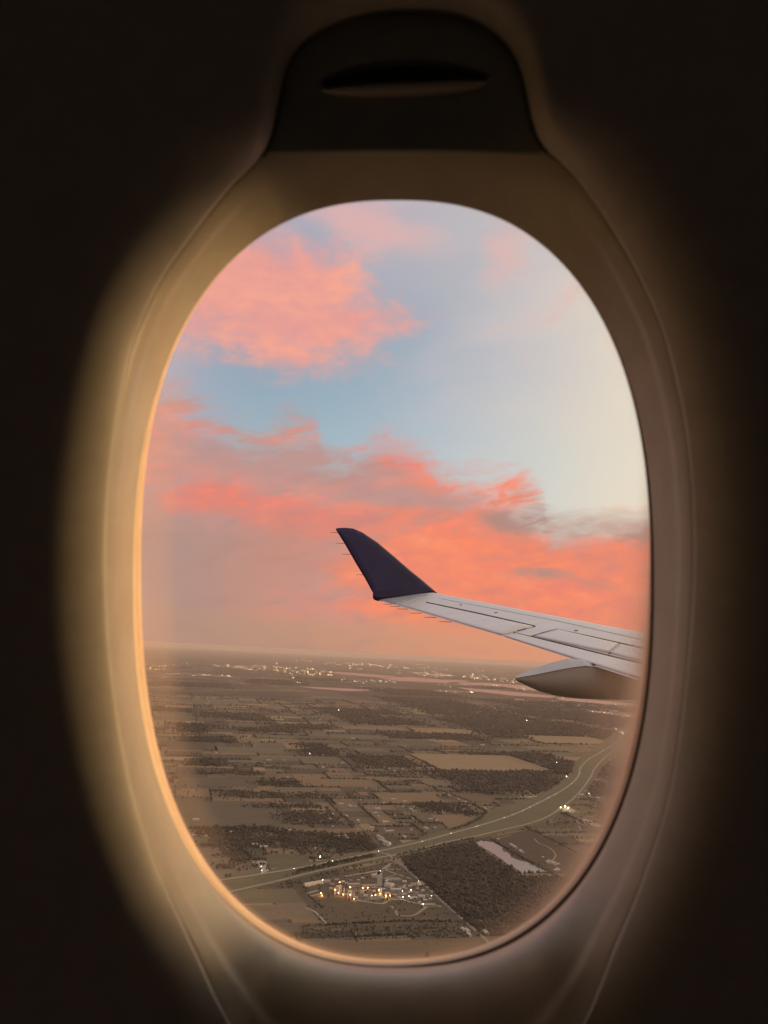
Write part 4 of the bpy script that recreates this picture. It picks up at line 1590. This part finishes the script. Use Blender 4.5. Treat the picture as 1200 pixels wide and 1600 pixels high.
def tower(px, py, w, h, label, n_v=3):
    """open process tower: decks on columns, vessels and a stair box"""
    g = ground_at(px, py)
    o = tag(empty('process_tower', loc=(g.x, g.y, G0 + 0.4), rz=ANG), label, 'process tower')
    v, f = box_vf(-w * 0.32, w * 0.32, -w * 0.3, w * 0.3, 0, h * 0.72)
    mesh_obj('core', v, f, steel, o)
    for k in range(4):
        z = h * (k + 1) / 4.6
        v, f = box_vf(-w / 2, w / 2, -w / 2, w / 2, z, z + 0.5)
        mesh_obj('deck', v, f, wall_g, o)
    for sx in (-1, 1):
        for sy in (-1, 1):
            v, f = box_vf(sx * w * 0.47 - 0.3, sx * w * 0.47 + 0.3, sy * w * 0.47 - 0.3, sy * w * 0.47 + 0.3, 0, h * 0.9)
            mesh_obj('column', v, f, steel, o)
    for k in range(n_v):
        x = (k - (n_v - 1) / 2) * w * 0.8
        r = w * 0.12
        v, f = [], []
        for z, rr in ((0, r), (h * (0.8 + 0.2 * (k % 2)), r), (h * (0.84 + 0.2 * (k % 2)), r * 0.4)):
            for j in range(10):
                a = 2 * PI * j / 10
                v.append((x + rr * math.cos(a), -w * 0.62 + rr * math.sin(a), z))
        for t in range(2):
            for j in range(10):
                f.append((t * 10 + j, t * 10 + (j + 1) % 10, t * 10 + 10 + (j + 1) % 10, t * 10 + 10 + j))
        f.append(tuple(range(20, 30)))
        mesh_obj('vessel', v, f, wall_w, o)
    return o


tower(529, 1397, 17, 24, 'tallest orange-lit process tower at the left of the plant')
tower(547, 1403, 12, 20, 'narrow orange-lit process tower in front of the grey hall')
tower(593, 1395, 11, 14, 'short orange-lit process tower under the concrete cross', 2)
tower(605, 1401, 14, 12, 'squat orange-lit process tower right of the middle of the plant', 2)


def lamp(px, py, h, m, watts, colour, label, r=0.9, group=None, off=(0, 0)):
    g = ground_at(px, py)
    o = tag(empty('flood_lamp', loc=(g.x + off[0], g.y + off[1], G0 + 0.4)), label, 'lamp', group)
    v, f = box_vf(-0.12, 0.12, -0.12, 0.12, 0, h)
    mesh_obj('pole', v, f, steel, o)
    mesh_obj('lamp_head', [tuple(Vector(q) * r + Vector((0, 0, h + r))) for q in ICO_V], [tuple(t) for t in ICO_F.tolist()], m, o)
    if watts:
        ld = bpy.data.lights.new('lamp_light', 'POINT')
        ld.energy = watts
        ld.color = colour
        ld.shadow_soft_size = r
        lo = bpy.data.objects.new('lamp_light', ld)
        COL.objects.link(lo)
        lo.parent = o
        lo.location = (0, -r - 0.8, h + r)
    return o


OR, WH, YE = (1.0, 0.45, 0.12), (1.0, 0.85, 0.6), (1.0, 0.85, 0.35)
for (x, y, h, off, lab, r) in [
    (529, 1398, 8, (0, -16), 'orange flood lamp low at the front of the tallest tower', 1.3), (525, 1398, 16, (-3, -13), 'orange flood lamp high on the left of the tallest tower', 1.2),
    (534, 1399, 5, (4, -14), 'orange flood lamp right of the foot of the tallest tower', 1.5), (530, 1391, 22, (0, -3), 'orange lamp at the head of the tallest tower', 1.2),
    (501, 1400, 6, (0, 0), 'lone orange flood lamp in the grass left of the tallest tower', 2.0), (501, 1401.5, 3, (4, 0), 'lower orange lamp next to the lone flood lamp', 1.3),
    (547, 1391, 8, (0, -4), 'orange flood lamp at the front of the long grey hall', 1.7), (547, 1404, 12, (0, -10), 'orange flood lamp at the front of the narrow tower', 1.3),
    (550, 1406, 4, (6, -8), 'orange lamp at the foot of the narrow tower', 1.2), (566.5, 1391, 6, (0, -4), 'left of two orange lamps before the dark hall', 1.5),
    (574.5, 1390.5, 6, (0, -4), 'right of two orange lamps before the dark hall', 1.6), (592, 1395, 9, (0, -10), 'orange flood lamp high on the short tower', 1.6),
    (594, 1398, 4, (0, -8), 'orange lamp at the foot of the short tower', 1.5), (604, 1401, 4, (-3, -10), 'orange flood lamp left of the squat tower', 1.4), (608, 1402.5, 7, (2, -10), 'orange flood lamp right of the squat tower', 1.5),
]:
    lamp(x, y, h, lamp_o, 1500 * r, OR, lab, r * 0.7, None, off)
for (x, y, lab, r) in [(580.5, 1404, 'bright white lamp on the lane edge left of the oval lawn', 1.7), (586.5, 1402.5, 'pale lamp just right of the bright lane lamp', 1.3), (629.5, 1406, 'white lamp at the left end of the lower lamp row', 1.4),
                       (639, 1405, 'white lamp beside the white depot building', 1.4), (661, 1417, 'white lamp before the low grey office block', 1.3), (642, 1394.5, 'white lamp among the right-hand sheds', 1.3),
                       (629, 1396.5, 'white lamp left of the right-hand sheds', 1.2), (504, 1379, 'white lamp on the right end of the long warehouse', 1.2), (594, 1364.5, 'white lamp at the crossing of the concrete strips', 1.2),
                       (654, 1381, 'white lamp behind the roadside building', 1.2), (674, 1404, 'white lamp by the road at the plant corner', 1.0), (408, 1358, 'white yard lamp in the gravel yard of the farm', 1.4), (409, 1364, 'second white lamp at the lower end of the farm yard', 1.2)]:
    lamp(x, y, 7, lamp_w, 500, WH, lab, r * 0.5)
lamp(500, 1342.5, 7, lamp_y, 1500, YE, 'yellow lamp lighting a drive above the highway', 1.4)
lamp(883, 1264, 9, lamp_y, 5000, YE, 'brightest yellow lamp over the gravel lot beside the highway', 2.4)
lamp(888, 1266, 9, lamp_y, 3000, YE, 'yellow lamp right of the brightest one over the gravel lot', 1.8)
lamp(876, 1264.5, 7, lamp_w, 700, WH, 'white lamp at the edge of the lit gravel lot', 1.5)
building('roadside_store', 'pale flat-roofed store beside the yellow-lit gravel lot', 'store', 884, 1261.5, 34, 16, 6, 30, wall_w, roof_g, False, 5)

# farmsteads that read singly
building('barn', 'left grey-roofed barn above the farm lawn', 'barn', 398, 1321.5, 20, 12, 6, 6, wall_w, roof_w)
building('barn', 'long right barn above the farm lawn', 'barn', 412, 1325, 28, 12, 6, 6, wall_g, roof_w)
building('farm_workshop', 'white workshop on the gravel lot by the highway junction', 'workshop', 604, 1318.5, 30, 14, 6, -30, wall_w, roof_w)
building('farm_workshop', 'long pale building along the gravel lot by the junction', 'workshop', 594, 1309, 44, 12, 5, -60, wall_g, roof_w)
building('farm_shed', 'white cubic house among trees left of the farm', 'house', 361, 1302, 11, 9, 6, 14, wall_w, roof_w)

# the many small houses and sheds that dot the farmland: one built of each kind, copied
def make_house(name, L, W, H, wm, rm):
    v, f = box_vf(-L / 2, L / 2, -W / 2, W / 2, 0, H)
    v2, f2 = gable_vf(L, W, H + 0.02, W * 0.28)
    n = len(v)
    me_o = mesh_obj(name, v + v2, f + [tuple(i + n for i in q) for q in f2], [wm, rm], None, False, [0] * len(f) + [1] * len(f2))
    return me_o


kinds = [('farmhouse', make_house('farmhouse', 15, 10, 6, wall_w, roof_w), 'small white farmhouse dotted among distant fields and trees', 'house', 'white farmhouses among the fields'),
         ('pole_barn', make_house('pole_barn', 30, 13, 6, wall_g, roof_w), 'long pale-roofed barn beside open farmland', 'barn', 'pale barns among the fields'),
         ('bungalow', make_house('bungalow', 13, 9, 4, wall_t, roof_g), 'small grey-roofed bungalow along a country road', 'house', 'grey-roofed bungalows among the fields')]
first = [True] * 3


def place(kind, px, py, rot=None, scale=1.0):
    name, src, lab, cat, grp = kinds[kind]
    g = ground_at(px, py)
    if first[kind]:
        o = src
        first[kind] = False
    else:
        o = src.copy()
        COL.objects.link(o)
    o.location = (g.x, g.y, G0 + 0.4)
    o.rotation_euler = (0, 0, ANG + (random.choice((0, PI / 2)) if rot is None else rot))
    o.scale = (scale, scale, scale)
    tag(o, lab, cat, grp)


SPOTS = [(399, 1095), (407, 1095.5), (500, 1125), (484, 1180, 2), (505, 1180), (531, 1171), (390, 1150, 1), (388, 1153), (360, 1164.5), (381, 1166), (395, 1166.5), (412, 1193), (533, 1257, 1), (547, 1261, 1), (449, 1215, 1),
         (440, 1240, 1), (505, 1200, 1), (552, 1155, 1), (572, 1232), (609, 1202), (617, 1206, 1), (629, 1202, 1), (654, 1209), (649, 1223), (674, 1231, 1), (694, 1240, 1), (703, 1244, 1), (717, 1250, 1), (725, 1254, 1),
         (632, 1253), (692, 1268, 1), (694, 1271), (643, 1266, 1), (673, 1280.5, 1), (645, 1280, 1), (592, 1277, 1), (600, 1286, 1), (606, 1300, 1), (612, 1299, 1), (643, 1298), (663, 1299), (632, 1309), (581, 1294, 1),
         (580, 1300), (617, 1275), (548, 1260, 1), (757, 1262, 2), (760, 1265, 1), (748, 1229), (770, 1231), (724, 1230), (745, 1227), (828, 1247, 1), (815, 1246, 1), (836, 1245.5, 1), (822, 1246.5, 1), (871, 1194), (885, 1214.5),
         (888, 1216), (914, 1236), (922, 1242.5), (908, 1243, 1), (922, 1245, 1), (934, 1248, 1), (898, 1245), (905, 1248), (944, 1245, 1), (895, 1250), (930, 1227, 1), (957, 1203.5, 1), (948, 1204, 1), (952, 1188, 1),
         (811, 1129), (820, 1128), (827, 1127, 1), (835, 1128), (844, 1129), (772, 1136), (788, 1138), (898, 1121), (927, 1128), (944, 1134), (950, 1135), (958, 1138), (965, 1138), (972, 1143), (905, 1115), (848, 1340), (815, 1332, 1),
         (800, 1322, 1), (805, 1325, 1), (817, 1333), (778, 1312), (857, 1349, 1), (866, 1350, 1), (872, 1359, 1), (870, 1361, 1), (724, 1454, 1), (730, 1456, 1), (733, 1462, 1), (751, 1441), (759, 1459), (665, 1290 + 5),
         (535, 1275, 1), (520, 1273, 1), (515, 1281), (551, 1279), (560, 1284, 1), (630, 1262, 1), (615, 1250, 1), (590, 1265, 1), (520, 1292), (540, 1308, 1), (545, 1311, 1), (493, 1327), (483, 1312), (430, 1312), (452, 1299), (318, 1303),
         (302, 1306), (322, 1307), (306, 1282, 1), (293, 1129, 1), (420, 1189, 1), (445, 1189, 1), (735, 1143), (742, 1145), (820, 1158, 1), (845, 1163, 1), (754, 1165, 1), (785, 1166, 1), (705, 1206, 1)]
for q in SPOTS:
    place(random.choice((0, 0, 1, 2)) if len(q) == 2 else (1 if q[2] == 1 else 0), q[0], q[1], None, random.uniform(0.55, 0.95) * (1 + max(0, 1180 - q[1]) / 90))
n_h = 0
while n_h < 110:
    x, y = random.uniform(245, 990), random.choice((random.uniform(1098, 1180), random.uniform(1180, 1320)))
    g = ground_at(x, y)
    w = math.sin(g.x / 310 + 1.2) + math.sin(g.y / 260)
    if w + random.uniform(-0.9, 0.9) < 0.6 or any(inside([(g.x, g.y)], b)[0] for b in BLOCK):
        continue
    place(random.choice((0, 0, 1, 2)), x, y, None, random.uniform(0.4, 0.8) * (1 + max(0, 1170 - y) / 110))
    n_h += 1

# a few lit farm lamps out in the fields
for (x, y, r) in ((526, 1110, 7), (529, 1110.3, 7), (532, 1110.6, 7), (500, 1124.5, 4), (870, 1193.5, 5), (885, 1215, 4), (484, 1179, 3.5), (748, 1228.5, 3.5), (899, 1121, 6), (905, 1115, 5), (843, 1128.5, 6), (823, 1127, 6),
                  (939, 1132, 6), (973, 1147, 6), (962, 1140, 6), (920, 1242, 3.5), (927, 1127, 5)):
    o = lamp(x, y, 6, lamp_w if x != 526 else lamp_y, 0, WH, 'tiny bright yard lamp shining far out among the fields', r * 0.38, 'distant yard lamps')

# labels: what each small building stands nearest to, counted outwards from that landmark
MARKS = [('the lit plant', 590, 1392), ('the pale pond', 798, 1340), ('the highway junction', 600, 1332), ('the highway crossover', 803, 1277), ('the yellow-lit gravel lot', 883, 1264),
         ('the winding pale track', 905, 1292), ('the big tan field', 748, 1191), ('the gravel farm yard', 406, 1355), ('the large brown field', 352, 1270), ('the right-hand tan fields', 890, 1160),
         ('the three far yard lamps', 529, 1110), ('the dark square wood', 598, 1190), ('the long rusty field', 500, 1299), ('the long narrow lake', 520, 1076),
         ('the highway bend', 906, 1208), ('the far highway end', 975, 1150), ('the red earth patch', 526, 1203), ('the pale brown strip', 390, 1172)]
NTH = ['nearest', 'second nearest', 'third nearest', 'fourth nearest', 'fifth nearest', 'sixth nearest', 'seventh nearest', 'eighth nearest', 'ninth nearest', 'tenth nearest', 'eleventh nearest', 'twelfth nearest', 'thirteenth nearest', 'fourteenth nearest', 'fifteenth nearest', 'sixteenth nearest']


def name_by_marks(objs, noun):
    cells = {}
    for o in objs:
        x, y = px_of(o.location)
        best = min(MARKS, key=lambda m: math.hypot(x - m[1], (y - m[2]) * 2.0))
        dx, dy = x - best[1], (y - best[2]) * 2.0
        side = ('right of' if dx > 0 else 'left of') if abs(dx) > abs(dy) else ('below' if dy > 0 else 'above')
        cells.setdefault((side, best[0]), []).append((math.hypot(dx, dy), o))
    for (side, mark), lst in cells.items():
        lst.sort(key=lambda q: q[0])
        for k, (_, o) in enumerate(lst):
            if len(lst) == 1:
                o['label'] = f'{noun} {side} {mark}'
            elif k < len(NTH):
                o['label'] = f'{noun} {side} {mark}, {NTH[k]} to it'


for (nm, src, lab, cat, grp), noun in zip(kinds, ('small white farmhouse', 'long pale-roofed barn', 'small grey-roofed bungalow')):
    name_by_marks([o for o in COL.objects if o.get('group') == grp], noun)
name_by_marks([o for o in COL.objects if o.get('group') == 'distant yard lamps'], 'tiny bright yard lamp')
ORD = ['first', 'second', 'third', 'fourth', 'fifth', 'sixth', 'seventh', 'eighth', 'ninth', 'tenth', 'eleventh', 'twelfth', 'thirteenth', 'fourteenth', 'fifteenth', 'sixteenth', 'seventeenth', 'eighteenth', 'nineteenth', 'twentieth'] + ['twenty-' + q for q in ('first', 'second', 'third', 'fourth', 'fifth', 'sixth', 'seventh', 'eighth', 'ninth')] + ['thirtieth'] + ['thirty-' + q for q in ('first', 'second', 'third', 'fourth', 'fifth', 'sixth', 'seventh', 'eighth', 'ninth')]
for k, o in enumerate(sorted([o for o in COL.objects if o.get('group') == 'small sheds in the plant'], key=lambda o: px_of(o.location)[0])):
    o['label'] = f'{ORD[k]} from the left of the small pale sheds among the plant yards'

# ------------------------------------------------------------------ cars on the highway
paint = [noisy('car_paint_white', (0.6, 0.6, 0.58), (0.65, 0.65, 0.63), 1, rough=0.3), noisy('car_paint_grey', (0.12, 0.12, 0.13), (0.15, 0.15, 0.16), 1, rough=0.3)]


def make_car(m):
    o = empty('car')
    s = [(-2.3, 0.4), (2.3, 0.4), (2.35, 0.85), (1.3, 1.0), (0.6, 1.5), (-1.2, 1.5), (-2.0, 1.0), (-2.3, 0.95)]
    v = [(x, -0.9, z) for x, z in s] + [(x, 0.9, z) for x, z in s]
    n = len(s)
    f = [tuple(range(n)), tuple(range(2 * n - 1, n - 1, -1))] + [(k, n + k, n + (k + 1) % n, (k + 1) % n) for k in range(n)]
    mesh_obj('body', v, f, m, o)
    for x in (-1.4, 1.4):
        for y in (-0.85, 0.85):
            w = [(x + 0.35 * math.cos(a), y + dy, 0.35 + 0.35 * math.sin(a)) for dy in (-0.12, 0.12) for a in np.linspace(0, 2 * PI, 9)[:-1]]
            mesh_obj('wheel', w, [tuple(range(7, -1, -1)), tuple(range(8, 16))] + [(k, (k + 1) % 8, 8 + (k + 1) % 8, 8 + k) for k in range(8)], roof_d, o)
    for y in (-0.6, 0.6):
        v, f = box_vf(2.30, 2.55, y - 0.35, y + 0.35, 0.5, 1.0)
        mesh_obj('headlight', v, f, head_m, o)
    return o


def car_copy(src):
    c = src.copy()
    COL.objects.link(c)
    for ch in src.children:
        d = ch.copy()
        COL.objects.link(d)
        d.parent = c
    return c


protos = [make_car(p) for p in paint]
used = [False, False]
CARS = [(747, 1291.2, 0), (800, 1273.8, 0), (817, 1267, 1), (828, 1261.5, 0), (840, 1256, 0), (857, 1247, 0), (868, 1241, 1), (788, 1278, 1), (744, 1292.3, 1), (893, 1224.6, 0), (906, 1209, 1), (907, 1198, 0), (919, 1187.2, 0), (941, 1174.2, 0),
        (705, 1302.6, 1), (955, 1165, 0), (660, 1315.2, 1), (592, 1330.4, 0), (520, 1346, 1), (460, 1358, 0)]
for x, y, k in CARS:
    c = protos[k] if not used[k] else car_copy(protos[k])
    used[k] = True
    g = ground_at(x, y)
    gb_ = ground_at(x - 8, y + 4.2)
    c.location = (g.x, g.y, G0 + 1.5)
    c.rotation_euler = (0, 0, math.atan2(gb_.y - g.y, gb_.x - g.x))
    tag(c, ('white' if k == 0 else 'dark grey') + ' car with headlights on driving along the distant highway', 'car', ('white' if k == 0 else 'dark grey') + ' cars on the highway')

for grp, w in (('white cars on the highway', 'white'), ('dark grey cars on the highway', 'dark grey')):
    for k, o in enumerate(sorted([o for o in COL.objects if o.get('group') == grp], key=lambda o: px_of(o.location)[0])):
        o['label'] = f'{ORD[k]} {w} car from the left along the highway, headlights on'

# ------------------------------------------------------------------ towns and their lights near the horizon
gold = glow('town_lamp_gold', (1.0, 0.66, 0.24), 7.0)
pale = glow('town_lamp_white', (1.0, 0.88, 0.62), 7.0)
OCT = np.array([(1, 0, 0), (-1, 0, 0), (0, 1, 0), (0, -1, 0), (0, 0, 1), (0, 0, -1)], float)
OCF = np.array([(0, 2, 4), (2, 1, 4), (1, 3, 4), (3, 0, 4), (2, 0, 5), (1, 2, 5), (3, 1, 5), (0, 3, 5)])


def lights(x0, y0, x1, y1, thick_, n, gold_share, rpx=0.27):
    P, R, K = [], [], []
    for _ in range(max(4, int(n * 0.5))):
        t = random.random()
        x = x0 + (x1 - x0) * t + random.gauss(0, 3.0)
        y = y0 + (y1 - y0) * t + (random.random() - 0.5) * thick_ * 1.6 * (0.5 + 0.5 * math.sin(PI * t)) 
        g = ground_at(x, max(y, 1036 + (x - 600) * 0.05))
        r = g.length / FPX * rpx * random.uniform(0.3, 1.2)
        P.append((g.x, g.y, G0 + 8 + r * 1.2))
        R.append(r)
        K.append(0 if random.random() < gold_share else 1)
    P, R = np.array(P), np.array(R)
    V = OCT[None] * R[:, None, None] + P[:, None, :]
    F = OCF[None] + (np.arange(len(R)) * 6)[:, None, None]
    o = tri_mesh('town_lights', V.reshape(-1, 3), F.reshape(-1, 3), [gold, pale], np.repeat(K, 8))
    tag(o, kind='stuff')


for a in [(232, 1046, 262, 1042, 5, 45, .9), (262, 1038, 305, 1037, 2, 12, .2), (330, 1040, 380, 1042, 3, 40, .7), (370, 1043, 450, 1046, 6, 170, .92), (430, 1046, 520, 1053, 7, 190, .85), (455, 1052, 462, 1066, 2, 18, .3),
          (462, 1067, 476, 1067.5, 1, 9, .2), (262, 1054, 330, 1055.5, 2, 26, .2), (330, 1055.5, 365, 1057.5, 1, 22, .2), (425, 1036, 440, 1037, 2, 8, .2), (460, 1031, 485, 1033, 3, 14, .7), (510, 1037, 560, 1038, 4, 60, .6),
          (545, 1037, 585, 1039, 3, 50, .8), (590, 1040, 640, 1044, 4, 60, .6), (540, 1044, 562, 1046, 2, 16, .5), (612, 1050, 640, 1053, 3, 20, .4), (650, 1053, 695, 1055, 6, 95, .6), (700, 1056, 728, 1058, 3, 26, .4),
          (735, 1056, 772, 1063, 6, 90, .6), (780, 1063, 815, 1066, 4, 50, .6), (532, 1063, 572, 1066, 4, 50, .5), (577, 1064, 617, 1066, 2, 30, .2), (688, 1071, 705, 1074, 3, 12, .2), (682, 1080, 710, 1082, 1.5, 16, .2),
          (728, 1081, 744, 1084, 2, 18, .5), (560, 1074, 590, 1076, 2, 8, .2), (655, 1044, 700, 1047, 4, 22, .4), (730, 1047, 800, 1051, 4, 20, .4), (650, 1036, 660, 1037, 1, 5, .3), (765, 1069, 785, 1071, 2, 16, .4),
          (800, 1076, 830, 1079, 2, 16, .4), (890, 1110, 940, 1114, 3, 14, .3), (940, 1116, 985, 1120, 4, 20, .4), (960, 1134, 985, 1150, 8, 24, .5), (300, 1045, 330, 1046, 3, 8, .2), (240, 1050, 260, 1060, 5, 10, .3),
          (500, 1057, 530, 1060, 4, 12, .3), (840, 1090, 990, 1104, 6, 14, .3)]:
    lights(*a)
# pale and dark blocks of the towns themselves
def town_blocks(x0, y0, x1, y1, thick_, n, m):
    V, F = [], []
    for i in range(n):
        t = random.random()
        g = ground_at(x0 + (x1 - x0) * t, y0 + (y1 - y0) * t + random.uniform(-.5, .5) * thick_)
        a, b, h = random.uniform(20, 90), random.uniform(15, 50), random.uniform(6, 22)
        k = len(V)
        bx, bf = box_vf(g.x - a, g.x + a, g.y - b, g.y + b, G0 - 1, G0 + h)
        V += bx
        F += [tuple(j + k for j in q) for q in bf]
    tag(mesh_obj('town_buildings', V, F, m), kind='stuff')


for a in [(262, 1053, 365, 1057, 3, 26, wall_g), (370, 1045, 520, 1053, 8, 120, roof_d), (530, 1064, 620, 1067, 3, 30, roof_g), (500, 1038, 640, 1045, 6, 120, roof_d), (650, 1053, 815, 1066, 6, 90, roof_d), (240, 1046, 330, 1040, 4, 30, roof_d),
          (680, 1080, 745, 1083, 2, 14, wall_g), (880, 1100, 1000, 1118, 8, 22, wall_g)]:
    town_blocks(*a)
ribbon('road', [(320, 1054.5), (345, 1056), (363, 1057.5)], 60, S_PALE, 2.0)

# ------------------------------------------------------------------ haze: one closed box of thin air round everything
hz = 118000.0
v, f = box_vf(-hz, hz, -hz, hz, -ALT - 1.0, 4.0)
hm = bpy.data.materials.new('haze_air')
hm.use_nodes = True
t = hm.node_tree
for n in list(t.nodes):
    if n.type == 'BSDF_PRINCIPLED':
        t.nodes.remove(n)
pv = t.nodes.new('ShaderNodeVolumePrincipled')
pv.inputs['Color'].default_value = (0.80, 0.71, 0.69, 1)
pv.inputs['Density'].default_value = 1.9e-5
pv.inputs['Anisotropy'].default_value = 0.0
out = [n for n in t.nodes if n.type == 'OUTPUT_MATERIAL'][0]
t.links.new(pv.outputs[0], out.inputs['Volume'])
tag(mesh_obj('haze', v, f, hm), kind='stuff')
